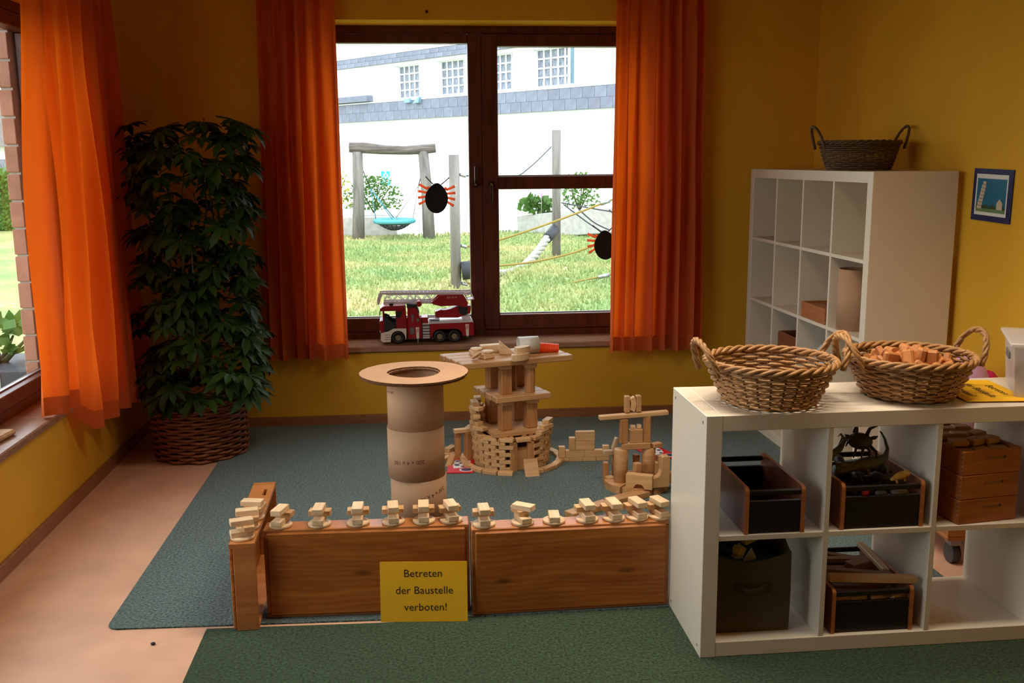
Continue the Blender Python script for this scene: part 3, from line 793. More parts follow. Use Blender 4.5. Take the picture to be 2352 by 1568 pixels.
def arch_block(w, h, d, r, name, loc, rot, lab, m='block_wood'):
    n = 12; poly = [(-w / 2, 0), (-w / 2, h), (w / 2, h), (w / 2, 0)] + [(r * math.cos(PI * i / n), r * math.sin(PI * i / n)) for i in range(n + 1)]
    o = MB().prism(poly, -d / 2, d / 2, 'XZ', .0015).build(name, m); o.location = loc; o.rotation_euler = rot
    return tag(o, lab, 'block')
def figure():
    Y0 = 4.44
    def b(size, x, y, z, rz, lab, rot=None, m='plank_wood', nm='wooden_block', bev=.0025): block(nm, size, (x, y, z), rz, lab, m=m, rot=rot, bev=bev)
    # curved base plates
    for i, (cx, cy, rz, a, lab) in enumerate(((1.01, 4.47, -1.75, .95, 'front curved base block of the gate figure'), (1.01, 4.47, -2.75, .9, 'left curved base block of the gate figure'), (1.01, 4.47, -.75, .95, 'right curved base block of the gate figure'))):
        o = arc_mesh(.085, .155, .036, -a / 2, a / 2).build('curved_block', 'plank_wood'); o.location = (cx, cy, 0); o.rotation_euler = (0, 0, rz); tag(o, lab, 'block')
    b((.20, .12, .036), 1.01, 4.545, 0, 0, 'flat base slab behind the curved base blocks')
    for x, y, lab in ((.928, 4.438, 'left'), (1.064, 4.452, 'right')):
        m = MB(); m.lathe([(0, 0), (.031, 0), (.033, .002), (.033, .158), (.031, .160), (0, .160)], 28); o = m.build('wooden_cylinder', 'plank_wood')
        o.location = (x, y, .0365); tag(o, '%s upright wooden cylinder of the gate figure' % lab, 'block')
    b((.135, .036, .030), 1.000, 4.436, .1968, 0.02, 'crossbar lying on the two cylinders of the gate figure')
    b((.036, .030, .118), .938, 4.432, .2271, .1, 'left upper post of the gate figure', m='column_wood')
    b((.034, .030, .128), 1.052, 4.440, .2271, -.1, 'right upper post of the gate figure', m='column_wood')
    b((.064, .032, .064), .999, 4.442, .2271, 0, 'square block between the upper posts of the gate figure')
    b((.026, .024, .016), .985, 4.452, .2914, 0, 'small left cube on the square block of the gate figure', m='block_light')
    b((.022, .022, .018), 1.016, 4.454, .2914, 0, 'small right cube on the square block of the gate figure', m='block_light')
    b((.335, .034, .020), .986, 4.438, .3505, 0, 'long crossbeam across the upper posts of the gate figure', rot=(0, -.032, .06), m='block_wood')
    b((.024, .034, .078), .955, 4.446, .3745, 0, 'left upright brick on the long crossbeam', m='plank_wood')
    b((.024, .034, .078), 1.010, 4.446, .3760, 0, 'right upright brick on the long crossbeam', m='plank_wood')
    o = arc_mesh(.060, .085, .030, -.45, .45).build('curved_block', 'block_wood'); o.location = (.9115, 4.461, .4135); o.rotation_euler = (PI / 2, 0, 0)
    tag(o, 'curved block between the two upright bricks on the crossbeam', 'block')
    # between the cylinders
    b((.034, .030, .100), .996, 4.400, .037, .3, 'upright block between the cylinders of the gate figure', rot=(0, .03, .3), m='plank_wood')
    b((.024, .030, .118), 1.010, 4.475, .037, .3, 'rear upright block between the cylinders of the gate figure', m='column_wood')
    arch_block(.125, .068, .034, .026, 'arch_block', (.995, 4.330, .0365), (0, 0, -.42), 'arch block in front of the cylinders of the gate figure')
    n = 8; poly = [(0, 0), (0, .045), (.030, .050)] + [(.066 - .03 * math.cos(PI / 2 * i / n), .05 + .03 * math.sin(PI / 2 * i / n)) for i in range(0)] + [(.040, .062), (.046, .080), (.046, .145), (.052, .150), (.078, .150), (.084, .144), (.084, 0)]
    o = MB().prism(poly, -.018, .018, 'XZ', .002).build('corner_arch_block', 'block_wood'); o.location = (1.052, 4.335, .0365); o.rotation_euler = (0, 0, .12)
    tag(o, 'half arch block standing upright at the shelf side of the gate figure', 'block')
    arch_block(.09, .085, .030, .022, 'arch_block', (1.125, 4.46, .037), (0, 0, .3), 'arch block behind the half arch block of the gate figure')
    b((.040, .036, .030), 1.128, 4.46, .1225, .3, 'small block on the rear arch block of the gate figure', m='block_wood')
    b((.030, .040, .050), 1.160, 4.40, .036, .2, 'short block outside the half arch block', m='plank_wood')
    # left gatehouse
    b((.026, .030, .105), .872, 4.53, 0, 0, 'post carrying the light lintel left of the gate figure', m='column_wood')
    b((.026, .030, .105), .920, 4.545, .0365, 0, 'inner post under the light lintel left of the gate figure', m='column_wood')
    b((.072, .036, .020), .896, 4.535, .1425, 0, 'light lintel brick left of the gate figure', m='block_light')
    b((.018, .036, .060), .906, 4.52, .170, 0, 'pale brick leaning on the left upper post', rot=(0, .32, 0), m='block_light')
    b((.036, .036, .045), .885, 4.49, 0, .2, 'low block beside the left cylinder of the gate figure', m='block_wood')
    b((.050, .036, .020), 1.100, 4.445, .1985, .4, 'small brick beside the crossbar end', m='plank_wood')
    # planks lying on the carpet
    a = math.atan2(.248, .391)
    b((.235, .060, .028), .925, 4.270, 0, a - .06, 'flat plank on the carpet leading up to the gate figure', m='plank_wood')
    b((.235, .060, .028), .720, 4.135, 0, a + .02, 'flat plank on the carpet ending behind the barrier', m='plank_wood')
figure()

# red cards on the carpet
def red_card(label, loc, rz, s=1.0, oval=True):
    t = thing('printed_card', label, 'card', loc, rz)
    MB().b2(-.067 * s, .067 * s, -.12 * s, .12 * s, 0, .006, .001).build('card', 'card_red', t)
    poly = [(-.045, .02), (-.03, .085), (.01, .095), (.03, .085), (.05, .07), (.045, .02), (.03, -.02), (.0, -.05), (-.035, -.055)]
    MB().prism([(x * s, y * s) for x, y in poly], .0061, .0068, 'XY').build('printed_panel', 'card_white', t)
    for (x, y, r) in ((-.02, .065, .012), (.02, .06, .014), (.0, .03, .012), (.028, .022, .012), (-.02, .0, .014), (.01, -.025, .010)):
        MB().cyl((x * s, y * s, .0069), r * s, .0005, 10).build('printed_picture', 'print_dark', t)
    m = MB(); m.lathe([(0, 0), (.03, 0), (.03, .0008), (0, .0008)], 24, (.03 * s, -.08 * s, .0061), 1.2); e = m.build('printed_oval', 'card_white', t)
    m = MB(); m.lathe([(0, 0), (.022, 0), (.022, .0006), (0, .0006)], 20, (.03 * s, -.08 * s, .0070), 1.2); m.build('printed_picture', 'print_dark', t)
red_card('red printed card on the carpet between the cardboard tube and the tower', (.182, 4.875, .0005), -.08)
red_card('red printed card half hidden behind the gate figure', (1.235, 4.98, .0005), .35)

# ------------------------------------------------------------------ cardboard column
def cardboard_column():
    cx, cy, r, h = -.029, 3.60, .1070, .1912
    for i in range(4):
        rr = r - (.0016 if i % 2 else 0)
        w = ORD[i]
        nm = ('lowest', 'second lowest', 'second highest', 'topmost')[i]
        t = thing('cardboard_ring', '%s tube section of the tall cardboard column behind the barrier' % nm, 'cardboard tube', (cx + .004 * (i % 2) - .006 * i / 3, cy, i * h))
        m = MB(); m.lathe([(rr - .004, .0003), (rr, .0003), (rr, h - .0003), (rr - .004, h - .0003), (rr - .004, .0003)], 64); m.build('tube_wall', 'cardboard', t)
        if i >= 1:
            me = text_mesh('200 x 4 x 180', .022, extrude=.0)
            ang0 = {1: -1.05, 2: -1.85, 3: -2.75}[i]; z0 = {1: .135, 2: .075, 3: .14}[i]; tilt = {1: .28, 2: .06, 3: 0.1}[i]
            for v in me.vertices:
                x, y = -v.co.x, -v.co.y
                if i == 3: x, y = x * .6, y * .6
                x, y = x * math.cos(tilt) - y * math.sin(tilt), x * math.sin(tilt) + y * math.cos(tilt)
                a = ang0 + x / rr; v.co = ((rr + .0004) * math.cos(a), (rr + .0004) * math.sin(a), z0 + y)
            link('printed_size', me, 'ink_faint', t)
    t = thing('cardboard_hat', 'flat cardboard ring lying on top of the cardboard column', 'cardboard ring', (cx - .006, cy - .004, 4 * h), .2)
    rd = random.Random(9)
    for k, (ro, ri, z) in enumerate(((.196, .094, .0003), (.201, .098, .0078))):
        n = 72; vs = []; fs = []
        jo = [ro + rd.uniform(-.0014, .0014) for _ in range(n)]; ji = [ri + rd.uniform(-.001, .001) for _ in range(n)]
        for zz in (z, z + .0065):
            for q in (jo, ji):
                for j in range(n):
                    a = 2 * PI * j / n; w = .003 * math.sin(2 * a + k) ; vs.append((q[j] * math.cos(a), q[j] * math.sin(a), zz + w * 0.4))
        tops = []; sides = []
        for j in range(n):
            j2 = (j + 1) % n
            tops += [(2 * n + j, 2 * n + j2, 3 * n + j2, 3 * n + j), (j2, j, n + j, n + j2)]
            sides += [(j, j2, 2 * n + j2, 2 * n + j), (n + j2, n + j, 3 * n + j, 3 * n + j2)]
        m = MB(); m._add(vs, tops + sides)
        me = m.mesh('cardboard_sheet'); me.materials.append(M['cardboard']); me.materials.append(M['cardboard_edge'])
        for p in me.polygons:
            if abs(p.normal.z) < .5: p.material_index = 1
        link('cardboard_sheet', me, None, t)
cardboard_column()

# ------------------------------------------------------------------ wicker
def wicker(t, r0, r1, h, rows, ns, sr, m, amp=None, handles=True, hh=.075, rim=True, weave=1, hw=.075, hs=1.0):
    amp = amp or sr * 1.05
    def R(z): return r0 + (r1 - r0) * (z / h) ** .8
    for k in range(rows):
        z = sr * 1.0 + (h - 2.2 * sr) * k / (rows - 1)
        pts = []
        N = ns * 4
        for j in range(N):
            a = 2 * PI * j / N
            rr = R(z) + amp * math.sin(ns / 2 * a + (k // weave) * PI)
            pts.append((rr * math.cos(a), rr * math.sin(a), z + random.uniform(-.2, .2) * sr))
        MB().tube(pts, sr, 5, closed=True).build('wicker_row', m, t)
    ms = MB()
    for j in range(ns):
        a = 2 * PI * (j + .5) / ns + PI / ns * 0
        a = 2 * PI * j / ns
        ms.tube([(R(h * q / 5) * math.cos(a), R(h * q / 5) * math.sin(a), h * q / 5) for q in range(6)], sr * .75, 5)
    ms.build('stakes', 'stake_dark', t)
    MB().cyl((0, 0, .002), r0, .008, 28).build('base', 'stake_dark', t)
    if rim:
        for s in range(3):
            pts = []
            for j in range(96):
                a = 2 * PI * j / 96; ph = 11 * a + s * 2 * PI / 3
                pts.append(((R(h) + sr * 1.6 * math.cos(ph)) * math.cos(a), (R(h) + sr * 1.6 * math.cos(ph)) * math.sin(a), h + sr * 1.5 * math.sin(ph)))
            MB().tube(pts, sr * 1.3, 6, closed=True).build('rim_strand', m, t)
    if handles:
        for sgn in (-1, 1):
            m2 = MB()
            for s in range(3):
                pts = []
                for j in range(33):
                    u = j / 32; a = PI * u
                    base = Vector((sgn * (R(h) + .012 + .038 * math.sin(a)), -hw * math.cos(a), h - .03 + (hh + .03) * math.sin(a) ** .8))
                    ph = 20 * u + s * 2 * PI / 3
                    pts.append(base + Vector((sgn * math.cos(ph) * sr * .9 * hs, 0, 0)) + Vector((0, math.cos(a), math.sin(a))) * math.sin(ph) * sr * .9 * hs)
                m2.tube(pts, sr * 1.0 * hs, 6)
            m2.build('handle', m, t)
    return R
def baskets():
    b1 = thing('wicker_basket', 'empty round wicker basket on the left end of the low white shelf', 'basket', (1.097, 2.965, .7905), .12)
    wicker(b1, .138, .200, .130, 12, 28, .0050, 'wicker', hs=1.25)
    b2 = thing('wicker_basket', 'round wicker basket full of wooden pieces on the low white shelf', 'basket', (1.575, 3.000, .7905), .10)
    wicker(b2, .135, .197, .126, 12, 28, .0050, 'wicker', hs=1.25)
    # wooden pieces in the second basket
    rd = random.Random(2)
    cyl_me = MB().cyl((0, 0, -.02), .014, .04, 10).mesh('piece'); cyl_me.materials.append(M['piece_wood'])
    box_me = MB().box((0, 0, 0), (.05, .028, .020), 0, .003).mesh('piece'); box_me.materials.append(M['piece_wood'])
    big = MB().box((0, 0, 0), (.060, .036, .024), 0, .006).mesh('piece'); big.materials.append(M['piece_wood'])
    k = 0
    for layer, z, R, n in ((0, .080, .120, 24), (1, .104, .138, 36), (2, .128, .095, 20)):
        for i in range(n):
            a = 2.4 * i + layer; r = R * math.sqrt((i + .5) / n)
            o = link('wooden_piece', rd.choice((cyl_me, cyl_me, box_me, big)), None, None,
                     (1.575 + r * math.cos(a), 3.00 + r * math.sin(a), .7905 + z + rd.uniform(-.006, .006)), (rd.uniform(0, 3), rd.uniform(0, 3), rd.uniform(0, 3)))
            tag(o, 'small rounded wooden piece heaped in the filled wicker basket', 'wood piece', 'wooden pieces in the filled basket')
    fill = MB(); fill.lathe([(0, .01), (.13, .012), (.150, .075), (.0, .08)], 24); 
    o = fill.build('wooden_filling', 'soil'); o.location = (1.575, 3.00, .7905); tag(o, 'bed of dark wooden scraps under the pieces in the filled basket', 'filling', kind='stuff')
    b3 = thing('wicker_basket', 'dark wicker basket on top of the tall white shelf', 'basket', bs(1.00, .165, 1.4905), .0)
    wicker(b3, .140, .182, .130, 14, 26, .0042, 'wicker_dark', hh=.075, hw=.06)
baskets()

# ------------------------------------------------------------------ potted schefflera
def plant():
    px, py = -1.215, 5.315
    t = thing('plant_basket', 'tall reddish wicker planter basket holding the leafy indoor tree', 'basket', (px, py, 0), .2)
    wicker(t, .238, .248, .395, 23, 22, .0082, 'wicker_red', amp=.010, handles=False, weave=1)
    m = MB(); m.lathe([(0, .30), (.225, .30), (.225, .31), (0, .31)], 28); m.build('soil', 'soil', t)
    p = thing('potted_tree', 'bushy umbrella tree with palm-like leaf clusters in the tall wicker planter', 'plant', (px, py, .31))
    rd = random.Random(12)
    variants = []
    for v in range(5):
        m = MB()
        m.tube([(0, 0, 0), (.05, 0, .012), (.10, 0, .012)], [.0025, .002, .0018], 5)
        n = 7 + v % 3
        for i in range(n):
            a = -2.35 + 4.7 * i / (n - 1) + rd.uniform(-.1, .1)
            L = rd.uniform(.085, .115) * (1 - .18 * abs(i / (n - 1) - .5)); wd = L * .36; dr = rd.uniform(.20, .65)
            d = Vector((math.cos(a), math.sin(a), 0)); s = Vector((-math.sin(a), math.cos(a), 0))
            def q(u, w2, f=0): return Vector((.10, 0, .012)) + d * L * u + s * wd * w2 + Vector((0, 0, -dr * L * u * u + f))
            m._add([q(.10, 0), q(.35, .40, .006), q(.70, .50, .006), q(1, 0), q(.70, -.50, .006), q(.35, -.40, .006), q(.4, 0), q(.75, 0)],
                   [(0, 1, 6), (1, 2, 7, 6), (2, 3, 7), (3, 4, 7), (4, 5, 6, 7), (5, 0, 6)], True)
        me = m.mesh('leaf'); me.materials.append(M['schefflera']); variants.append(me)
    stems = []
    for i in range(7):
        a = 2 * PI * i / 7 + .4; r = .10
        pts = [Vector((r * .4 * math.cos(a), r * .4 * math.sin(a), 0))]
        top = rd.uniform(1.05, 1.40)
        for k in range(1, 7):
            f = k / 6
            pts.append(Vector(((.05 + .16 * f) * math.cos(a) + rd.uniform(-.03, .03), (.05 + .14 * f) * math.sin(a) + rd.uniform(-.03, .03), top * f)))
        MB().tube(pts, [.009 - .005 * k / 6 for k in range(7)], 6).build('stem', 'stem_green', p); stems.append(pts)
    MB().tube([(.07, -.19, 0), (.06, -.20, .95)], .005, 6).build('cane', 'cane', p)
    n = 285
    for i in range(n):
        f = (i + .5) / n
        z = .06 + 1.38 * f + rd.uniform(-.04, .04)
        prof = .265 + .05 * math.sin(f * 9.0) + (.05 if f < .2 else 0) - (.10 * max(0, (f - .85)) / .15)
        a = rd.uniform(0, 2 * PI) if rd.random() < .45 else rd.uniform(PI * 1.0, PI * 2.05)
        rr = prof * rd.uniform(.45, 1.0)
        x = rr * math.cos(a) * 1.12; y = rr * math.sin(a)
        if f > .93: x += .04
        # keep off the walls, the curtain and the window
        if px + x < -1.50: x = -1.50 - px + rd.uniform(0, .05)
        if py + y > 5.60: y = 5.60 - py - rd.uniform(0, .05)
        o = bpy.data.objects.new('leaf', variants[i % 5]); C.objects.link(o); o.parent = p
        o.location = (x, y, z); s = rd.uniform(.8, 1.2)
        o.scale = (s, s, s)
        a2 = a + rd.uniform(-.5, .5); tx = px + x + .2 * s * math.cos(a2); ty = py + y + .2 * s * math.sin(a2)
        lim = -1.57 if py + y > 5.24 else -1.45
        if tx < lim: o.location.x += lim - tx
        if tx > px + .42: o.location.x -= tx - px - .42
        if ty > 5.66: o.location.y -= ty - 5.66
        o.rotation_euler = Euler((rd.uniform(-.4, .4), rd.uniform(-.1, .75), a2), 'XYZ')
    LF = ((.20, -.1, 1.47, .3, 1.15), (.27, -.1, 1.44, -.5, 1.2), (.14, -.08, 1.46, 1.8, 1.0), (.24, -.12, 1.25, -.3, 1.1), (.22, -.12, 1.05, -.4, 1.1), (.02, -.1, 1.44, 2.5, 1.1), (-.12, -.1, 1.40, 2.8, 1.0), (.20, -.12, .38, -.5, 1.2), (.20, -.15, .30, -.9, 1.2), (.18, -.12, .55, -.2, 1.2), (.26, -.2, .14, -.9, 1.1), (.12, -.27, .10, -1.4, 1.1), (-.08, -.27, .12, -1.7, 1.1))
    for (x, y, z, a, s) in LF:
        o = bpy.data.objects.new('leaf', variants[int(abs(x) * 50) % 5]); C.objects.link(o); o.parent = p; o.location = (x, y, z); o.scale = (s, s, s); o.rotation_euler = (0, .35, a)
plant()

# ------------------------------------------------------------------ contents of the low shelf
def dark_tray(label, x0, y0, z0, wd, L, H):
    t = thing('storage_tray', label, 'tray', fs(x0, y0, z0), .0046)
    for x in (0, wd - .012):
        n = 5; rr = .016; poly = [(0, 0), (L, 0)]
        poly += [(L - rr + rr * math.cos(PI / 2 * i / n), H - rr + rr * math.sin(PI / 2 * i / n)) for i in range(n + 1)]
        poly += [(rr + rr * math.cos(PI / 2 + PI / 2 * i / n), H - rr + rr * math.sin(PI / 2 + PI / 2 * i / n)) for i in range(n + 1)]
        m = MB(); m.prism(poly, x, x + .012, 'YZ'); me = m.mesh('side_panel'); me.materials.append(M['ply_side']); me.materials.append(M['ply_edge'])
        for p in me.polygons:
            if abs(p.normal.x) < .5: p.material_index = 1
        link('side_panel', me, None, t)
    for y in (.006, L - .018):
        MB().b2(.0122, wd - .0122, y, y + .012, .003, H * .70, .001).build('end_panel', 'dark_panel', t)
        MB().b2(.0122, wd - .0122, y, y + .012, H * .815, H * .93, .003).build('grip_bar', 'dark_panel', t)
    MB().b2(.0122, wd - .0122, .0182, L - .0182, .003, .009).build('bottom_panel', 'dark_panel', t)
    return t
Z1 = .4022; Z0 = .0505
dark_tray('empty dark storage tray with brown sides in the upper cell', .132, .004, Z1, .191, .372, .150)
dark_tray('dark storage tray crammed with rubber animals in the upper cell', .441, .008, Z1, .271, .372, .150)
dark_tray('dark storage tray full of wooden sticks in the lower cell', .431, .012, Z0, .271, .370, .150)
def drawer_stack():
    a = .14
    for i, nm in enumerate(('bottom', 'middle', 'top')):
        t = thing('wooden_crate', '%s wooden crate of the stack in the upper cell' % nm, 'crate', fs(.826 + .002 * i, .006 + .001 * i, Z1 + .0003 + i * .0798), a + .0046)
        w, d, h, th = .216, .315, .0793, .012
        f = MB(); f.b2(.07, .155, -.0001, .0018, h - .030, h - .018, .0)
        MB().b2(0, w, 0, th, 0, h, .0025).build('front_board', 'drawer_wood', t)
        s = MB().b2(.085, .150, -.0008, .002, h * .60, h * .70, .0).build('grip_slot', 'ply_side', t)
        MB().cyl((.152, -.0012, h * .66), .005, .003, 10, axis='Y').build('nail_head', 'bronze', t)
        MB().b2(0, w, d - th, d, 0, h, .0025).build('back_board', 'drawer_wood', t)
        for x in (0, w - th): MB().b2(x, x + th, th + .0002, d - th - .0002, 0, h, .0025).build('side_board', 'drawer_wood', t)
        MB().b2(th + .0002, w - th - .0002, th + .0002, d - th - .0002, .002, .008).build('bottom_board', 'drawer_wood', t)
        for j in range(5): MB().b2(-.0008, .002, .001, .011, .006 + j * .0145, .013 + j * .0145).build('finger_joint', 'ply_side', t)
    rd = random.Random(4); zt = Z1 + 2 * .0798 + .010
    R = Matrix.Rotation(a, 3, 'Z')
    k = 0
    for lay, n in ((0, 12), (1, 12), (2, 12), (3, 9)):
        for i in range(n):
            q = R @ Vector((.030 + (i % 3) * .062 + rd.uniform(-.004, .004) + .014, .045 + (i // 3) * .068 + rd.uniform(-.005, .005), 0))
            o = block('wooden_block', (.056, .040, .021), fs(.826 + q.x, .006 + q.y + (.05 if lay == 3 else 0), zt + .0005 + lay * .0205), a + rd.uniform(-.3, .3), 'wooden block heaped in the top crate of the stack', group='blocks in the top crate', m='block_wood', bev=.003)
drawer_stack()
def felt_bin():
    t = thing('fabric_bin', 'brown grey fabric bin with toy bricks in the lower cell', 'bin', fs(.054, .060, Z0), .0046 - .01)
    w, d, h = .254, .255, .262
    m = MB(); n = 12; vs = []; fs_ = []
    prof = []
    for i in range(n + 1): prof.append((w * i / n, 0, h - .028 * math.sin(PI * i / n) + .004))
    for i in range(1, n + 1): prof.append((w + .004 * math.sin(PI * i / n), d * i / n, h + .035 * math.sin(PI * min(1, i / n * .9)) ** 2 + .035 * i / n))
    for i in range(1, n + 1): prof.append((w - w * i / n, d, h + .035 - .01 * math.sin(PI * i / n)))
    for i in range(1, n): prof.append((0, d - d * i / n, h + .035 - .031 * i / n))
    k = len(prof); th = .004
    cx, cy = w / 2, d / 2
    rings = []
    for inner in (0, 1):
        sc_ = 1 if not inner else (1 - 2 * th / w)
        for lev in ((0, .5, 1) if not inner else (1, .5, .03)):
            rings.append([(cx + (x - cx) * sc_ * (1 + (.012 * math.sin(PI * lev))), cy + (y - cy) * sc_ * (1 + .012 * math.sin(PI * lev)), z * lev + (0 if lev else 0)) for (x, y, z) in prof])
    vs = [p for r in rings for p in r]
    for i in range(len(rings) - 1):
        for j in range(k): fs_.append((i * k + j, i * k + (j + 1) % k, (i + 1) * k + (j + 1) % k, (i + 1) * k + j))
    fs_.append(tuple(range(k - 1, -1, -1))); fs_.append(tuple(range((len(rings) - 1) * k, len(rings) * k)))
    m._add(vs, fs_, False); m.build('body', 'felt_bin', t)
    MB().tube([(.075, -.001, .165), (.10, -.012, .150), (.127, -.015, .146), (.155, -.012, .150), (.18, -.001, .165)], [.006, .008, .008, .008, .006], 6).build('handle', 'felt_bin', t)
    B0 = Vector(fs(.054, .060, Z0))
    def brick(dx, dy, dz, s, m2, rot, lab):
        o = MB().box((0, 0, 0), s, 0, .003).build('toy_brick', m2); o.location = B0 + Vector((dx, dy, dz + .018)); o.rotation_euler = rot; tag(o, lab, 'toy')
    brick(.150, .105, .270, (.085, .055, .030), 'toy_yellow', (.15, -.1, .5), 'large yellow toy brick on top in the fabric bin')
    brick(.055, .130, .265, (.075, .060, .045), 'toy_blue', (.3, .2, .3), 'dark blue toy brick in the fabric bin')
    brick(.045, .065, .240, (.070, .030, .022), 'toy_blue', (.4, .1, -.2), 'small blue toy brick at the front of the fabric bin')
    brick(.100, .055, .238, (.045, .030, .028), 'toy_yellow', (.2, .3, .8), 'small yellow toy brick at the front of the fabric bin')
    o = MB().prism([(-.02, 0), (.02, 0), (0, .045)], -.012, .012).build('toy_brick', 'toy_white'); o.location = B0 + Vector((.095, .060, .232)); o.rotation_euler = (.2, .2, .5); tag(o, 'white pointed toy brick in the fabric bin', 'toy')
    o = MB().prism([(-.02, 0), (.02, 0), (.015, .035)], -.010, .010).build('toy_brick', 'toy_white'); o.location = B0 + Vector((.135, .050, .226)); o.rotation_euler = (.1, -.3, -.4); tag(o, 'pale wedge toy brick in the fabric bin', 'toy')
    o = MB().box((0, 0, 0), (.235, .232, .19), 0, .01).build('toy_pile', 'toy_blue'); o.location = B0 + Vector((.127, .127, .110)); tag(o, 'hidden heap of blue toy bricks filling the fabric bin', 'toy heap', kind='stuff')
felt_bin()
def sticks():
    rd = random.Random(8); G = 'wooden sticks in the lower storage tray'
    L = 'rough wooden stick lying in the lower storage tray'
    for i in range(26):
        lay = i // 6
        block('wooden_stick', (rd.choice((.17, .20, .14)), .024, .014), fs(.567 + rd.uniform(-.03, .03), .06 + .05 * (i % 6), Z0 + .012 + lay * .0235), rd.uniform(-.35, .35), L, 'stick', G, 'stick_wood', bev=.002)
    def st(x, y, z, Ln, rot, lab, m='stick_wood', w=.028, h=.016): block('wooden_stick', (Ln, w, h), fs(x, y, z), 0, lab, 'stick', None, m, rot=rot, bev=.002)
    st(.575, .045, Z0 + .158, .285, (0, .045, -.05), 'long wooden stick lying across the front of the lower tray', 'block_wood', .030, .022)
    st(.545, .120, Z0 + .150, .250, (0, .05, -.20), 'flat wooden stick slanting across the lower tray')
    st(.535, .235, Z0 + .146, .225, (0, .02, -.06), 'flat wooden stick at the back of the lower tray')
    st(.668, .235, Z0 + .148, .235, (0, .0, 1.50), 'pale channel-shaped strip lying along the side of the lower tray', 'block_light', .024, .016)
    st(.590, .180, Z0 + .140, .080, (0, 0, .4), 'short thick wooden piece in the middle of the lower tray', 'stick_wood', .045, .030)
    st(.560, .275, Z0 + .140, .160, (0, .1, -.3), 'thin wooden stick behind the short piece in the lower tray')
    for i, x in enumerate((.475, .530, .600, .665)):
        st(x, .045, Z0 + .098, .055, (0, 0, .1 * i), '%s wooden offcut from the left behind the front of the lower tray' % ORD[i], 'block_wood', .022, .014)
sticks()
def animals():
    B = Vector(fs(.441, .008, Z1))
    def put(m, name, mt, d, rot, lab):
        o = m.build(name, mt); o.location = B + Vector(d); o.rotation_euler = rot; return tag(o, lab, 'toy')
    # heap under the animals
    rd = random.Random(6)
    for i in range(20):
        m = MB(); L = rd.uniform(.05, .09)
        m.tube([(-L, 0, 0), (-L * .4, .006, .004), (0, 0, .008), (L * .5, 0, .002), (L, .012, -.004)], [.004, .014, .018, .011, .002], 7)
        for sx in (-.4, .35):
            for sy in (-1, 1): m.tube([(L * sx, 0, 0), (L * sx + .004, sy * .020, -.006), (L * sx, sy * .024, -.020)], [.007, .005, .003], 5)
        put(m, 'toy_reptile', rd.choice(('toy_dark', 'toy_dark', 'toy_olive')), (.07 + .045 * (i % 4), .110 + .045 * ((i // 4) % 5), .045 + .040 * (i % 3)), (rd.uniform(-.4, .4), rd.uniform(-.3, .3), rd.uniform(0, 6)), 'small dark rubber animal heaped in the upper storage tray')['group'] = 'rubber animals in the upper tray'
    # crocodile
    m = MB()
    m.tube([(-.115, -.005, .004), (-.085, 0, .004), (-.055, 0, .008), (-.02, 0, .010), (.03, .004, .008), (.065, .016, .012), (.085, .034, .03), (.082, .045, .06), (.070, .048, .085), (.062, .046, .092)],
           [.010, .013, .017, .022, .021, .012, .006, .004, .003, .001], 9)
    m.tube([(-.060, 0, .016), (-.09, 0, .020), (-.117, 0, .024)], [.012, .010, .006], 7)
    for sx in (-.035, .035):
        for sy in (-1, 1): m.tube([(sx, sy * .012, .0), (sx + .012, sy * .034, -.002), (sx + .005, sy * .040, -.016)], [.010, .007, .004], 6)
    put(m, 'toy_crocodile', 'toy_olive', (.135, .105, .172), (.1, -.10, .12), 'olive rubber crocodile lying on the heap in the upper tray')
    # crab
    m = MB(); m.ball((0, 0, 0), .034, (1.25, .95, .78), 14, 9)
    for i in range(4):
        for sgn in (-1, 1):
            x = -.026 + .018 * i
            m.tube([(x, sgn * .02, -.008), (x * 1.4, sgn * .040, -.006 - .004 * i), (x * 1.6, sgn * .046, -.040)], [.006, .0055, .002], 6)
    for sgn in (-1, 1):
        m.tube([(sgn * .018, .0, .018), (sgn * .024, .0, .045), (sgn * .030 + (.02 if sgn > 0 else 0), 0, .056)], [.007, .006, .002], 6)
        m.tube([(sgn * .030, 0, .008), (sgn * .05, 0, .014), (sgn * .062, 0, .020)], [.006, .007, .001], 6)
    put(m, 'toy_crab', 'toy_dark', (.110, .130, .248), (.15, .12, .15), 'dark rubber crab standing on top of the heap of animals')
    m = MB(); m.tube([(0, 0, 0), (.005, 0, .03), (.0, 0, .06), (-.01, .005, .085)], [.006, .006, .005, .003], 6)
    put(m, 'toy_tail', 'toy_dark', (.098, .15, .27), (0, .12, 0), 'upright dark rubber tail above the crab')
    m = MB(); m.tube([(-.06, 0, -.02), (-.03, 0, 0), (.0, 0, .015), (.02, 0, .040), (.0, 0, .062), (-.012, 0, .055)], [.010, .012, .011, .007, .003, .001], 7)
    put(m, 'toy_snake', 'toy_olive', (.04, .12, .215), (0, 0, .4), 'olive rubber snake with curled tail left of the crab')
    m = MB(); m.tube([(-.03, 0, 0), (-.01, 0, .004), (.012, 0, .006), (.03, 0, .004)], [.004, .010, .013, .006], 8); m.ball((.026, 0, .008), .012)
    for sx in (-.012, .016):
        for sy in (-1, 1): m.tube([(sx, 0, 0), (sx, sy * .012, -.012)], [.005, .004], 5)
    put(m, 'toy_lion', 'toy_sand', (.205, .045, .150), (.3, -.2, .15), 'sandy yellow toy animal near the front bar of the upper tray')
    m = MB(); m.ball((0, 0, 0), .013, (1, .8, .9)); m.ball((.010, 0, .008), .008)
    put(m, 'toy_bird', 'toy_red', (.090, .030, .108), (0, 0, .3), 'tiny red toy showing behind the front of the upper tray')
    m = MB(); m.ball((0, 0, 0), .022, (1.5, .8, .7), 9, 6)
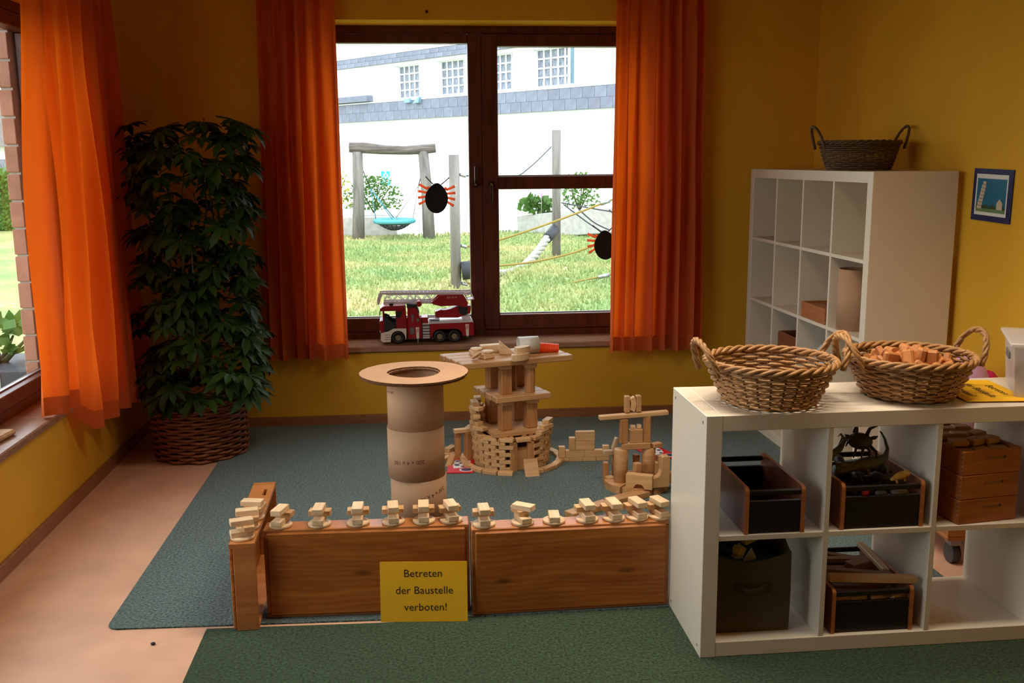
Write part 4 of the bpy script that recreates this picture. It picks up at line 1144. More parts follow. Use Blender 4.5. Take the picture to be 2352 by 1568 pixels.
    put(m, 'toy_rock', 'toy_stone', (.205, .034, .104), (0, .1, .1), 'grey stone toy behind the front of the upper tray')
    m = MB(); m.ball((0, 0, 0), .016, (1.6, .9, .8), 8, 6)
    put(m, 'toy_rock', 'toy_olive', (.145, .034, .102), (0, .1, .4), 'small olive toy between the red toy and the stone')
animals()

# plastic box on the shelf top
def plastic_box():
    m, n, l, b = nodes('clear_plastic'); b.inputs['Base Color'].default_value = (.80, .78, .78, 1); b.inputs['Roughness'].default_value = .25
    tr = n.new('ShaderNodeBsdfTransparent'); mx = n.new('ShaderNodeMixShader'); mx.inputs[0].default_value = .45
    l.new(tr.outputs[0], mx.inputs[1]); l.new(b.outputs[0], mx.inputs[2]); l.new(mx.outputs[0], n['Material Output'].inputs[0])
    t = thing('plastic_box', 'translucent plastic storage box at the right end of the low shelf', 'box', (2.00, 3.165, .7908), -.46)
    # local: near-left edge along +x, depth +y
    w, d, h, k = .22, .30, .165, .012
    def ring(x0, x1, y0, y1, z): return [(x0, y0, z), (x1, y0, z), (x1, y1, z), (x0, y1, z)]
    m = MB(); r = [ring(k, w - k, -d + k, -k, 0), ring(0, w, -d, 0, h), ring(.003, w - .003, -d + .003, -.003, h), ring(k + .003, w - k - .003, -d + k + .003, -k - .003, .004)]
    vs = [p for q in r for p in q]; fs_ = [(3, 2, 1, 0), (12, 13, 14, 15)]
    for i in range(3):
        for j in range(4): fs_.append((i * 4 + j, i * 4 + (j + 1) % 4, (i + 1) * 4 + (j + 1) % 4, (i + 1) * 4 + j))
    m._add(vs, fs_); m.build('body', 'clear_plastic', t)
    MB().b2(-.014, w + .014, -d - .014, .014, h + .0005, h + .014, .004).build('lid', 'clear_plastic', t)
    o = MB().box((0, 0, .03), (.15, .2, .055), .05, .01).build('box_content', 'toy_stone', t, (w / 2, -d / 2, .006))
    MB().b2(-.0015, .004, -.17, -.08, h * .62, h * .76).build('moulded_grip', 'plastic_grey', t)
plastic_box()

# trolley behind the shelf with a bundle of cloth
def trolley():
    t = thing('wooden_trolley', 'wooden box trolley on casters behind the low shelf', 'trolley', (1.985, 3.40, -.006), -.04)
    MB().b2(0, .36, 0, .60, .105, .122, .003).build('base_board', 'tray_frame_wood', t)
    for a in ((0, .36, 0, .016), (0, .36, .584, .60)): MB().b2(*a, .1222, .42, .002).build('end_board', 'tray_frame_wood', t)
    for a in ((0, .016, .0162, .5838), (.344, .36, .0162, .5838)): MB().b2(*a, .1222, .42, .002).build('side_board', 'tray_frame_wood', t)
    for x in (.05, .31):
        for y in (.05, .55):
            cst = MB().b2(x - .02, x + .02, y - .025, y + .025, .075, .1048).build('caster', 'metal_grey', t)
            m = MB(); m.tube([(x - .016, y, .040), (x + .016, y, .040)], .040, 20); m.build('wheel', 'caster_grey', cst)
    b = thing('cloth_bundle', 'pink and magenta bundle peeping over the low shelf beside the filled basket', 'cloth', (2.045, 3.50, .41), .2)
    MB().ball((.08, .06, .19), .10, (1.1, 1.0, 1.9), 14, 10).build('pink_cloth', 'pink_cloth', b)
    MB().ball((.15, .02, .17), .07, (.9, .9, 2.2), 14, 10).build('magenta_cloth', 'magenta_cloth', b)
    MB().ball((.08, .17, .20), .07, (1.1, .8, 2.3), 14, 10).build('yellow_cloth', 'toy_yellow', b)
trolley()

# ------------------------------------------------------------------ contents of the tall shelf
def tall_shelf_items():
    # columns counted from the far end (local x); rows from the bottom
    def cell(c, r): return .05 + c * .352, .05 + r * .352
    x, z = cell(3, 2)
    t = thing('cardboard_tube', 'wide cardboard tube standing in the tall white shelf', 'cardboard tube', bs(x + .085, .090, z + .0004))
    m = MB(); m.lathe([(.072, 0), (.077, 0), (.077, .285), (.072, .285), (.072, 0)], 40); m.build('tube_wall', 'cardboard', t)
    x, z = cell(2, 2)
    t = thing('wooden_box', 'low orange wooden box in the tall white shelf', 'box', bs(x + .03, .004, z + .0004), -PI / 2 + .0202)
    w, d, h = .285, .20, .078
    for a in ((0, w, 0, .01), (0, w, d - .01, d)): MB().b2(*a, 0, h, .002).build('long_board', 'drawer_wood', t)
    for a in ((0, .01, .0102, d - .0102), (w - .01, w, .0102, d - .0102)): MB().b2(*a, 0, h, .002).build('end_board', 'drawer_wood', t)
    MB().b2(.0102, w - .0102, .0102, d - .0102, .0, .006).build('base_board', 'drawer_wood', t)
    l = MB().b2(.0102, w - .0102, .0102, d - .0102, h - .012, h - .006).build('sliding_lid', 'tray_wood', t)
    MB().cyl((.08, .10, h - .0065), .010, .0012, 12).build('thumb_hole', 'dark_panel', l)
    x, z = cell(1, 1)
    t = thing('wooden_box', 'dark brown wooden box in the lower part of the tall white shelf', 'box', bs(x + .05, .02, z + .0004), -PI / 2 + .0202)
    w, d, h = .26, .26, .22
    for a in ((0, w, 0, .01), (0, w, d - .01, d)): MB().b2(*a, 0, h, .002).build('long_board', 'ply_side', t)
    for a in ((0, .01, .0102, d - .0102), (w - .01, w, .0102, d - .0102)): MB().b2(*a, 0, h, .002).build('end_board', 'ply_side', t)
    MB().b2(.0102, w - .0102, .0102, d - .0102, 0, .006).build('base_board', 'ply_side', t)
    x, z = cell(2, 1)
    m = MB(); rd = random.Random(3)
    u, v = 20, 12; vs = []; fs_ = []
    for i in range(v + 1):
        tt = PI * i / v
        for j in range(u):
            a = 2 * PI * j / u; k = 1 + .10 * math.sin(5 * a + 3 * tt) + rd.uniform(-.04, .04)
            vs.append((.125 * math.sin(tt) * math.cos(a) * k, .125 * math.sin(tt) * math.sin(a) * k, .125 + (-.120 * math.cos(tt)) * (k if i > v * .4 else 1)))
    for i in range(v):
        for j in range(u): fs_.append((i * u + j, i * u + (j + 1) % u, (i + 1) * u + (j + 1) % u, (i + 1) * u + j))
    m._add(vs, fs_, False); o = m.build('plastic_bag', 'plastic_bag'); o.location = bs(x + .155, .17, z); tag(o, 'crumpled pale plastic bag in the lower part of the tall shelf', 'bag')
tall_shelf_items()

# picture on the right wall
def wall_picture():
    t = thing('wall_picture', 'small blue mounted photo of a leaning tower on the right wall', 'picture', (2.366, 3.912, 1.390), rot=(0, 0, -PI / 2))
    R = .02
    t.rotation_euler = (0, R, -PI / 2)
    # local: x right along the wall, -y toward the room, z up
    MB().b2(-.142, .142, -.004, 0, -.108, .108).build('mount', 'poster_blue', t)
    MB().b2(-.118, .112, -.0048, -.004, -.084, .086).build('white_border', 'poster_white', t)
    p = MB().b2(-.108, .104, -.0054, -.0048, -.070, .068).build('printed_sky', 'print_sky', t)
    MB().b2(-.108, .104, -.0058, -.0054, -.070, -.054).build('printed_lawn', 'print_lawn', t)
    m = MB(); xs = [-.108 + .0106 * i for i in range(21)]; rd = random.Random(1)
    for i in range(20): m.b2(xs[i], xs[i + 1], -.0062, -.0058, -.056, -.048 + rd.uniform(0, .012))
    m.build('printed_trees', 'print_green', t)
    for i in range(8):
        z0 = -.058 + i * .0145; wd = .034 - .0006 * i - (.008 if i == 7 else 0); cx = -.082 + i * .0042
        MB().b2(cx - wd / 2, cx + wd / 2, -.0068, -.0062, z0, z0 + .0125).build('printed_storey', 'print_stone', t)
    MB().b2(.045, .085, -.0068, -.0062, -.056, -.030).build('printed_church', 'print_stone', t)
    m = MB(); m.prism([(.043, -.030), (.087, -.030), (.065, -.012)], -.0068, -.0062); m.build('printed_roof', 'print_stone', t)
wall_picture()

# ceiling luminaires
def luminaires():
    for i, (x, y, lab) in enumerate(((.50, 3.30, 'louvred ceiling lamp above the block constructions'), (1.30, 2.65, 'louvred ceiling lamp above the low white shelf'), (.35, -.4, 'louvred ceiling lamp at the back of the room'))):
        t = thing('ceiling_lamp', lab, 'lamp', (x, y, WH - .10))
        MB().b2(-.62, .62, -.16, .16, .06, .0995, .006).build('housing', 'poster_white', t)
        for a in ((-.62, .62, -.16, -.148), (-.62, .62, .148, .16)): MB().b2(*a, 0, .0598).build('side_reflector', 'poster_white', t)
        for k in range(9): MB().b2(-.56 + k * .14 - .002, -.56 + k * .14 + .002, -.147, .147, 0, .04).build('louvre', 'poster_white', t)
        l = bpy.data.lights.new('lamp_light', 'AREA'); l.shape = 'RECTANGLE'; l.size = 1.2; l.size_y = .28; l.energy = LAMP * (.92, .36, .10)[i]; l.color = (1.0, .87, .72); l.spread = math.radians((115, 95, 115)[i])
        o = bpy.data.objects.new('lamp_light', l); C.objects.link(o); o.parent = t; o.location = (0, 0, -.004)
luminaires()

# small things on floor and sill
o = MB().ball((0, 0, 0), .007, (1.2, 1, .7), 8, 6).build('dark_crumb', 'black_toy'); o.location = (-.905, 3.095, -.0012); tag(o, 'tiny dark crumb on the peach linoleum', 'crumb')
o = MB().box((0, 0, .0), (.10, .20, .024), 0, .008).build('wooden_board', 'plank_wood'); o.location = (-1.705, 3.93, .486); o.rotation_euler = (0, 0, -.1); tag(o, 'rounded wooden board lying on the side window sill', 'board')

# paper bugs on the panes
def paper_bug(label, x, z, rz, k):
    y = 6.087
    t = thing('paper_bug', label, 'decoration', (x, y, z), rot=(0, rz, 0))
    poly = []
    for i in range(28):
        a = 2 * PI * i / 28; r = .090 if math.sin(a) < 0 else .094
        poly.append((.070 * math.cos(a) * (1 - .28 * max(0, math.sin(a)) ** 2), r * math.sin(a)))
    MB().prism(poly, -.003, 0).build('body', 'black_paper', t)
    for s in (-1, 1):
        MB().tube([(s * .024, -.002, .085), (s * .05, -.002, .108), (s * .072, -.002, .130)], [.0035, .0028, .0035], 6).build('antenna', 'black_paper', t)
        for i in range(4):
            a = -.5 + .32 * i
            m = MB(); p0 = (s * .056, .000, -.012 + .022 * i); p1 = (s * (.056 + .058 * math.cos(a)), .000, -.012 + .022 * i + .058 * math.sin(a))
            m.tube([p0, ((p0[0] + p1[0]) / 2, 0, (p0[2] + p1[2]) / 2), p1], [.0075, .0070, .0085], 6)
            for v in m.bm.verts: v.co.y = -.001 + v.co.y * .1
            m.build('finger_print', 'orange_paper', t)
        m = MB(); m.ball((s * .052, -.001, .062), .0095, (1, .1, 1.1), 8, 6); m.build('thumb_print', 'orange_paper', t)
paper_bug('black paper bug with orange hand prints on the left window pane', .108, 1.322, .06, 0)
paper_bug('black paper bug half hidden by the curtain on the right window pane', 1.155, 1.020, -.06, 1)

# ------------------------------------------------------------------ toy fire engine on the sill
def fire_engine():
    t = thing('toy_fire_engine', 'red toy fire engine with long turntable ladder on the window sill', 'toy truck', (-.253, 5.845, OZ0 + .0085), .015)
    S = 1 / 3446.0
    def P(zx, zy): return ((zx - 215) * S, (1332 - zy) * S)
    def pr(name, pts, y0, y1, m, par=t, bev=.0015): return MB().prism([P(*p) for p in pts], y0, y1, 'XZ', bev).build(name, m, par)
    Wd = .165
    # chassis
    pr('chassis', [(450, 1230), (2150, 1230), (2150, 1140), (450, 1140)], .035, Wd - .035, 'black_toy')
    # cab: two side walls with window, roof, front, rear
    cab = pr('cab_roof', [(235, 640), (235, 590), (300, 545), (740, 535), (765, 600), (765, 640)], 0, Wd, 'red_toy')
    for y0, y1 in ((.0005, .006), (Wd - .006, Wd - .0005)):
        pr('cab_side', [(550, 641), (765, 641), (775, 1005), (560, 1005)], y0, y1, 'red_toy')
        pr('cab_door', [(305, 760), (400, 790), (440, 860), (549, 880), (555, 1005), (480, 1010), (400, 1060), (310, 1060)], y0 + .0008, y1 - .0008, 'black_toy')
        pr('cab_pillar', [(285, 641), (312, 641), (318, 1060), (290, 1060)], y0, y1, 'red_toy')
        pr('cab_vent', [(560, 650), (690, 650), (675, 730), (630, 790), (560, 790)], y0 - .0012 if y0 < .01 else y0, y1 if y0 < .01 else y1 + .0012, 'black_toy')
        n = 10; arch = [(590 + 150 * math.cos(PI * i / n), 1200 - 150 * math.sin(PI * i / n)) for i in range(n + 1)]
        pr('fender', [(765, 1010), (500, 1005), (400, 1065), (240, 1095), (232, 1240), (270, 1290), (435, 1285)] + [p for p in arch[::-1]] + [(757, 1240)], y0 - .001 if y0 < .01 else y0, y1 if y0 < .01 else y1 + .001, 'white_toy', bev=.0008)
        for zy in (1130, 1180, 1225): pr('fender_groove', [(320, zy), (430, zy), (430, zy + 10), (320, zy + 10)], y0 - .0018 if y0 < .01 else y1, y0 if y0 < .01 else y1 + .0018, 'grey_toy', bev=0)
    pr('cab_front', [(220, 860), (240, 840), (285, 840), (285, 1095), (240, 1095), (215, 980)], .001, Wd - .001, 'red_toy')
    pr('bumper', [(240, 1096), (285, 1096), (285, 1285), (270, 1285), (230, 1240)], .006, Wd - .006, 'white_toy')
    pr('windscreen', [(252, 641), (262, 641), (262, 840), (247, 840)], .006, Wd - .006, 'glass', bev=0)
    pr('cab_back', [(745, 641), (765, 641), (775, 1140), (755, 1140)], .0062, Wd - .0062, 'red_toy')
    pr('cab_floor', [(290, 1062), (754, 1062), (754, 1080), (290, 1080)], .0062, Wd - .0062, 'black_toy', bev=0)
    for y0 in (.02, .10): pr('seat', [(440, 1060), (560, 1060), (620, 860), (590, 850), (545, 960), (440, 975)], y0, y0 + .042, 'grey_toy')
    m = MB(); m.tube([(.0 + .042 + .013 * math.cos(a) * .5, .04 + .017 * math.sin(a), .150 + .013 * math.cos(a)) for a in [2 * PI * i / 14 for i in range(14)]], .0022, 5, closed=True); m.build('steering_wheel', 'black_toy', t)
    for y in (.03, Wd - .03):
        m = MB(); x, z = P(465, 535); m.lathe([(0, 0), (.012, 0), (.012, .009), (.008, .013), (0, .013)], 14, (x, y, z)); m.build('beacon', 'black_toy', t)
    for y in (-.004, Wd + .004):
        m = MB(); x, z = P(245, 640); m.tube([(x, y, z), (x - .004, y, z - .002), (x - .004, y, z - .026)], .003, 6); m.build('mirror', 'black_toy', t)
    for y in (.012, Wd - .032): pr('headlamp', [(216, 1060), (240, 1060), (262, 1095), (228, 1095)], y, y + .02, 'silver_toy', bev=.0005)
    # equipment tower
    pr('equipment_tower', [(795, 1225), (795, 590), (960, 580), (1010, 640), (1075, 910), (1085, 1225)], .001, Wd - .001, 'red_toy')
    pr('tower_top', [(785, 588), (785, 505), (800, 500), (960, 520), (1010, 590), (1045, 700), (1030, 705), (1005, 630), (960, 578)], .004, Wd - .004, 'black_toy')
    pr('tower_panel', [(840, 990), (925, 990), (925, 1135), (840, 1135)], -.0004, .002, 'grey_toy', bev=0)
    pr('tower_print', [(870, 720), (925, 720), (905, 900), (885, 890)], -.0004, .002, 'grey_toy', bev=0)
    pr('tower_print', [(975, 810), (1030, 810), (1025, 870), (985, 875)], -.0004, .002, 'grey_toy', bev=0)
    x, z = P(1038, 523); m = MB(); m.cyl((x, .02, z), .0150, Wd - .04, 20, axis='Y'); m.cyl((x, .017, z), .006, Wd - .034, 12, axis='Y'); m.build('hose_reel', 'red_toy', t)
    # steps
    pr('step_frame', [(1095, 1220), (1095, 930), (1245, 930), (1245, 1220)], .012, Wd - .012, 'grey_toy')
    for zy in (915, 985, 1045, 1105, 1165, 1205): pr('step', [(1100, zy), (1245, zy), (1245, zy + 22), (1100, zy + 22)], .0015, Wd - .0015, 'silver_toy', bev=.0005)
    pr('hose_box', [(1080, 800), (1210, 800), (1225, 912), (1085, 912)], .02, Wd - .02, 'red_toy')
    # rear body with wheel arch
    ar = [(1925, 1195), (1915, 1120), (1850, 1050), (1780, 1035), (1450, 1035), (1370, 1055), (1310, 1120), (1295, 1200)]
    for y0, y1 in ((0.0, .03), (Wd - .03, Wd)):
        pr('rear_body', [(1250, 1200), (1250, 930), (2155, 915), (2165, 1195)] + ar, y0, y1, 'red_toy')
    pr('rear_body_core', [(1250, 1030), (1250, 932), (2155, 917), (2160, 1030)], .0302, Wd - .0302, 'red_toy')
    pr('deck', [(1240, 930), (1235, 895), (2140, 880), (2155, 914)], .0005, Wd - .0005, 'silver_toy')
    pr('deck_box', [(1240, 893), (1235, 825), (1455, 825), (1460, 890)], .004, .05, 'silver_toy')
    pr('deck_slot', [(1265, 850), (1440, 850), (1440, 872), (1265, 872)], .0032, .006, 'toy_blue', bev=0)
    pr('deck_box', [(1930, 882), (1925, 800), (2085, 790), (2120, 880)], .03, Wd - .03, 'silver_toy')
    # turret
    pr('turret_arm', [(1370, 700), (1480, 665), (1590, 670), (1680, 650), (1830, 600), (1860, 610), (2030, 620), (2030, 765), (1850, 835), (1440, 825), (1370, 800)], .045, Wd - .045, 'red_toy')
    pr('turret_pivot', [(1850, 560), (2040, 560), (2040, 770), (1930, 775), (1850, 700)], .040, Wd - .040, 'black_toy')
    pr('turret_back', [(2035, 590), (2115, 590), (2115, 660), (2100, 760), (2035, 760)], .045, Wd - .045, 'red_toy')
    # ladder base housing, two cheeks
    ck = [(1285, 500), (1480, 350), (1950, 350), (2055, 510), (2040, 600), (1995, 612), (1830, 565), (1560, 570), (1510, 585), (1340, 540)]
    for y0, y1 in ((.028, .034), (Wd - .034, Wd - .028)): pr('ladder_cheek', ck, y0, y1, 'red_toy')
    pr('ladder_cradle', [(1290, 500), (1500, 500), (2040, 520), (2035, 600), (1830, 563), (1510, 580), (1340, 538)], .0342, Wd - .0342, 'red_toy')
    me = text_mesh('DLK 23-12', .0135, extrude=.0002); x, z = P(1720, 398); link('lettering', me, 'white_toy', t, (x, .0276, z), (PI / 2, 0, 0))
    # ladder
    for y0, y1 in ((.036, .042), (Wd - .042, Wd - .036)):
        pr('ladder_rail', [(225, 305), (240, 270), (430, 268), (2110, 290), (2110, 345), (430, 330), (400, 320)], y0, y1, 'silver_toy', bev=.0008)
        pr('ladder_rail', [(300, 520), (330, 455), (1290, 462), (1300, 515), (1290, 520)], y0, y1, 'silver_toy', bev=.0008)
        pr('ladder_tip', [(180, 420), (225, 305), (300, 312), (260, 380), (225, 520), (185, 520)], y0, y1, 'silver_toy', bev=.0008)
        m = MB(); ym = (y0 + y1) / 2
        zz = [(310, 500), (350, 400), (400, 345), (500, 480), (600, 345), (760, 480), (850, 345), (950, 480), (980, 350), (1110, 480), (1200, 345), (1300, 470), (1420, 350)]
        for a, b in zip(zz[:-1], zz[1:]):
            x0, z0 = P(*a); x1, z1 = P(*b); m.tube([(x0, ym, z0), (x1, ym, z1)], .0026, 5)
        m.build('ladder_lattice', 'silver_toy', t)
    for i in range(22):
        x, z = P(340 + 80 * i, 320 if i > 11 else 300); m = MB(); m.tube([(x, .042, z), (x, Wd - .042, z)], .0018, 6); m.build('ladder_rung', 'silver_toy', t)
    for i in range(11):
        x, z = P(380 + 80 * i, 490); m = MB(); m.tube([(x, .042, z), (x, Wd - .042, z)], .0018, 6); m.build('ladder_rung', 'silver_toy', t)
    for y in (.028, Wd - .030):
        m = MB(); q = [P(1975, 330), P(2110, 290), P(2180, 440), P(2050, 460)]
        for i in range(4):
            a, b = q[i], q[(i + 1) % 4]; m.tube([(a[0], y, a[1]), (b[0], y, b[1])], .003, 6)
        for k in (.3, .6):
            a = (q[0][0] + (q[3][0] - q[0][0]) * k, q[0][1] + (q[3][1] - q[0][1]) * k); b = (q[1][0] + (q[2][0] - q[1][0]) * k, q[1][1] + (q[2][1] - q[1][1]) * k)
            m.tube([(a[0], y, a[1]), (b[0], y, b[1])], .002, 6)
        m.build('rescue_cage', 'silver_toy', t)
    pr('cage_floor', [(2050, 455), (2178, 436), (2180, 448), (2052, 467)], .03, Wd - .03, 'silver_toy', bev=0)
    # stabilisers
    for zx, top, bot in ((955, 990, 1225), (1985, 950, 1195)):
        for y0, y1, f in ((-.005, -.0006, -1), (Wd + .0006, Wd + .005, 1)):
            pr('stabiliser', [(zx, top), (zx + 75, top), (zx + 68, bot), (zx + 15, bot)], y0, y1, 'white_toy', bev=.0006)
            for k in range(3):
                yy = (y0 - .0006, y0) if f < 0 else (y1, y1 + .0006)
                pr('warning_stripe', [(zx + 8, top + 45 + 26 * k), (zx + 62, top + 15 + 26 * k), (zx + 62, top + 27 + 26 * k), (zx + 8, top + 57 + 26 * k)], *yy, 'stripe_red', bev=0)
            pr('stabiliser_foot', [(zx + 28, bot), (zx + 56, bot), (zx + 60, 1325), (zx + 24, 1325)] if zx < 1500 else [(zx + 28, bot), (zx + 56, bot), (zx + 58, bot + 40), (zx + 26, bot + 40)], y0, y1, 'grey_toy', bev=0)
    # wheels
    for zx in (590, 1450, 1755):
        x, _ = P(zx, 0); r = .0375
        for y0 in (.004, Wd - .034):
            m = MB(); prof = [(0, .004), (.022, .004), (.024, 0), (r - .004, 0), (r, .004), (r, .026), (r - .004, .030), (.024, .030), (.022, .026), (0, .026)]
            m.lathe(prof, 28); me = m.mesh('wheel')
            for v in me.vertices: v.co = (v.co.x, v.co.z, v.co.y)
            wl = link('wheel', me, 'black_toy', t, (x, y0, r))
            for a in (-.0004, .026):
                m = MB(); m.cyl((0, a + .001, 0), .017, .003, 18, axis='Y'); m.cyl((0, a - .002 if a < 0 else a + .002, 0), .007, .005, 10, axis='Y'); m.build('hub', 'chrome_toy', wl)
    pr('wheel_well', [(420, 1180), (780, 1180), (780, 1085), (420, 1085)], .036, Wd - .036, 'black_toy')
fire_engine()

# ------------------------------------------------------------------ outdoors
GZ = -.25
def ground_z(x, y):
    z = GZ + .05 * math.sin(x * .55 + y * .2) + .04 * math.sin(y * .5)
    if x > 1.2 and 10 < y < 24: z += .10 * math.exp(-((x - 3.2) ** 2) / 5 - ((y - 14) ** 2) / 14)
    if x > -7 and y > 25.2: z -= min(1.0, (y - 25.2) * .35)
    return z
def lawn():
    nx, ny = 70, 90; X0, X1, Y0_, Y1_ = -32, 26, -12, 62
    vs = []; fs_ = []
    for j in range(ny + 1):
        for i in range(nx + 1):
            x = X0 + (X1 - X0) * i / nx; y = Y0_ + (Y1_ - Y0_) * j / ny
            inside = (-1.95 < x + .6 and x < 3.2 and -3.8 < y < 6.4)
            vs.append((x, y, ground_z(x, y) if not inside else -.30))
    for j in range(ny):
        for i in range(nx):
            a = j * (nx + 1) + i; fs_.append((a, a + 1, a + nx + 2, a + nx + 1))
    m = MB(); m._add(vs, fs_, True)
    o = m.build('ground', 'lawn'); tag(o, 'lawn outside the windows', kind='structure')
    rd = random.Random(77)
    vs = []; fs_ = []
    for i in range(26000):
        y = 8.5 + 17 * rd.random() ** 1.25
        x = rd.uniform(-.13, .24) * y
        z = ground_z(x, y); h = rd.uniform(.03, .085); a = rd.uniform(0, 2 * PI); wd = .006 + .0007 * y
        lx, ly = rd.uniform(-.03, .03), rd.uniform(-.03, .03)
        k = len(vs)
        vs += [(x - wd * math.cos(a), y - wd * math.sin(a), z - .005), (x + wd * math.cos(a), y + wd * math.sin(a), z - .005), (x + lx, y + ly, z + h)]
        fs_.append((k, k + 1, k + 2))
    me = bpy.data.meshes.new('grass_blades'); me.from_pydata(vs, [], fs_); me.update(); 
    o = link('grass_blades', me, 'blades'); tag(o, 'short grass blades of the lawn behind the house', 'grass', kind='stuff')
lawn()
def shrub(name, label, x, y, z, w, h, n, m='shrub_leaf', ls=.10, seed=1):
    t = thing(name, label, 'shrub', (x, y, z)); rd = random.Random(seed)
    mb = MB()
    for i in range(n):
        a = rd.uniform(0, 2 * PI); u = rd.random(); r = w / 2 * math.sqrt(rd.random()) * math.sqrt(max(.05, 1 - (u * .9) ** 2))
        c = Vector((r * math.cos(a), r * math.sin(a) * .6, .08 + h * u * .95)); s = ls * rd.uniform(.6, 1.2)
        d = Vector((rd.uniform(-1, 1), rd.uniform(-1, 1), rd.uniform(-.3, .8))).normalized(); q = d.orthogonal().normalized() * s * .35
        mb._add([c, c + d * s * .5 + q, c + d * s, c + d * s * .5 - q], [(0, 1, 2, 3)])
    mb.build('foliage', m, t)
    ms = MB()
    for i in range(5):
        a = 2 * PI * i / 5; ms.tube([(0, 0, 0), (w * .15 * math.cos(a), w * .1 * math.sin(a), h * .4), (w * .3 * math.cos(a), w * .2 * math.sin(a), h * .8)], [.02, .014, .006], 5)
    ms.build('stem', 'stem_green', t)
def garden():
    # beds
    o = MB().box((0, 0, .22), (3.4, .9, .62), 0, .02).build('raised_bed', 'concrete'); o.location = (-2.28, 25.4, GZ - .10); tag(o, 'pale stone raised bed behind the nest swing', 'planter')
    d = Vector((4.33 - 2.49, 22.6 - 25.0, 0)); L = d.length * 1.6
    o = MB().box((L / 2, .35, .22), (L, .7, .60), 0, .02).build('raised_bed', 'concrete'); o.location = (2.49, 25.05, GZ - .12); o.rotation_euler = (0, -.10, math.atan2(d.y, d.x)); tag(o, 'pale stone raised bed along the white building', 'planter')
    shrub('garden_shrub', 'bushy green shrub in the bed behind the nest swing', -1.15, 25.5, .25, 1.5, .85, 700, seed=2)
    shrub('garden_shrub', 'sparse shrub at the curtain end of the bed behind the swing', -2.2, 25.5, .25, 1.2, 1.1, 260, 'shrub_yellow', seed=3)
    shrub('garden_shrub', 'tall leafy shrub in the bed along the building', 3.9, 23.95, .30, 1.05, .85, 420, seed=4)
    shrub('garden_shrub', 'low big-leaved plant in the bed along the building', 2.95, 24.75, .15, .95, .38, 130, ls=.22, seed=5)
    # nest swing
    t = thing('nest_swing', 'wooden log frame with a round teal nest swing', 'swing', (-.6, 24.1, GZ))
    lean = .06
    for x0, x1 in ((-.88, -.83), (.83, .73)):
        MB().tube([(x0, 0, -.15), ((x0 + x1) / 2 + .02, 0, 1.0), (x1, 0, 2.02)], [.15, .135, .12], 12).build('post', 'grey_wood', t)
    pts = [(-1.02, 0, 2.12), (-.7, 0, 2.11), (-.2, 0, 2.06), (.3, 0, 2.04), (.7, 0, 2.06), (1.03, 0, 2.09)]
    MB().tube(pts, [.115, .13, .11, .10, .115, .105], 12).build('crossbar', 'log_bark', t)
    sr = .46; sz = .37
    MB().tube([(sr * math.cos(2 * PI * i / 28), sr * math.sin(2 * PI * i / 28), sz) for i in range(28)], .058, 10, closed=True).build('seat_ring', 'rubber_teal', t)
    m = MB()
    for k in range(1, 6):
        r = sr * (1 - k / 6.5); z = sz - .22 * (1 - (r / sr) ** 2); m.tube([(r * math.cos(2 * PI * i / 24), r * math.sin(2 * PI * i / 24), z) for i in range(24)], .016, 6, closed=True)
    for j in range(18):
        a = 2 * PI * j / 18; m.tube([(sr * q * math.cos(a), sr * q * math.sin(a), sz - .22 * (1 - q * q)) for q in (1, .75, .5, .25, .05)], .013, 5)
    m.build('seat_net', 'rubber_black', t)
    for sx, top in ((-1, (-.73, 0, 1.62)), (1, (.70, 0, 1.58))):
        k = (sx * .55 - .0, 0, 1.15) if sx < 0 else (.60, 0, 1.2)
        up = MB(); up.tube([top, k], .012, 5); up.build('rope', 'rope_dark', t)
        for ex, ey in ((sx * .44, -.1), (sx * .02, -.45), (sx * .02, .45)):
            MB().tube([k, (ex, ey, sz + .04)], .011, 5).build('rope', 'rope_teal' if sx < 0 else 'rope_white', t)
    # climbing posts
    def post(label, x, y, r, top):
        t = thing('climbing_post', label, 'post', (x, y, GZ)); MB().cyl((0, 0, -.1), r, top - GZ + .1, 18).build('pole', 'grey_wood', t)
        MB().cyl((0, 0, top - GZ), r * .98, .004, 18).build('top_cap', 'rubber_black', t)
        return t
    p1 = post('short grey climbing post next to the window mullion', .495, 13.8, .073, 1.62)
    p2 = post('tall grey climbing post seen through the right pane', 2.573, 18.5, .082, 2.08)
    p3 = post('climbing post hidden behind the right curtain', 3.35, 13.6, .075, 1.7)
    for z in (1.36, .38, .07, -.15): 
        MB().tube([(.07, 0, z - GZ), (.16, -.01, z - GZ - .03)], .022, 6).build('rope_fitting', 'metal_grey', p1)
    MB().tube([(.08, -.02, .02 - GZ), (.24, -.02, .04 - GZ)], .13, 10).build('rubber_sleeve', 'rubber_black', p1)
    def rope(label, pts, r, m, fit=None):
        t = thing('rope', label, 'rope', pts[0]); b = Vector(pts[0])
        P2 = [Vector(p) - b for p in pts]
        q = []
        for i in range(len(P2) - 1):
            p0 = P2[max(0, i - 1)]; p1_, p2_ = P2[i], P2[i + 1]; p3_ = P2[min(len(P2) - 1, i + 2)]
            for k in range(6):
                u = k / 6
                q.append(.5 * ((2 * p1_) + (-p0 + p2_) * u + (2 * p0 - 5 * p1_ + 4 * p2_ - p3_) * u * u + (-p0 + 3 * p1_ - 3 * p2_ + p3_) * u ** 3))
        q.append(P2[-1]); MB().tube(q, r, 7).build('cord', m, t)
        if fit: MB().tube([Vector(fit[0]) - b, Vector(fit[1]) - b], .03, 7).build('rope_fitting', 'metal_grey', t)
        return t
    rope('upper yellow climbing rope across the right pane', [(.66, 13.8, .36), (1.13, 13.8, .451), (1.87, 13.8, .685), (2.643, 13.8, .961), (3.28, 13.65, 1.20)], .015, 'rope_yellow', ((2.55, 13.8, .93), (2.68, 13.8, .975)))
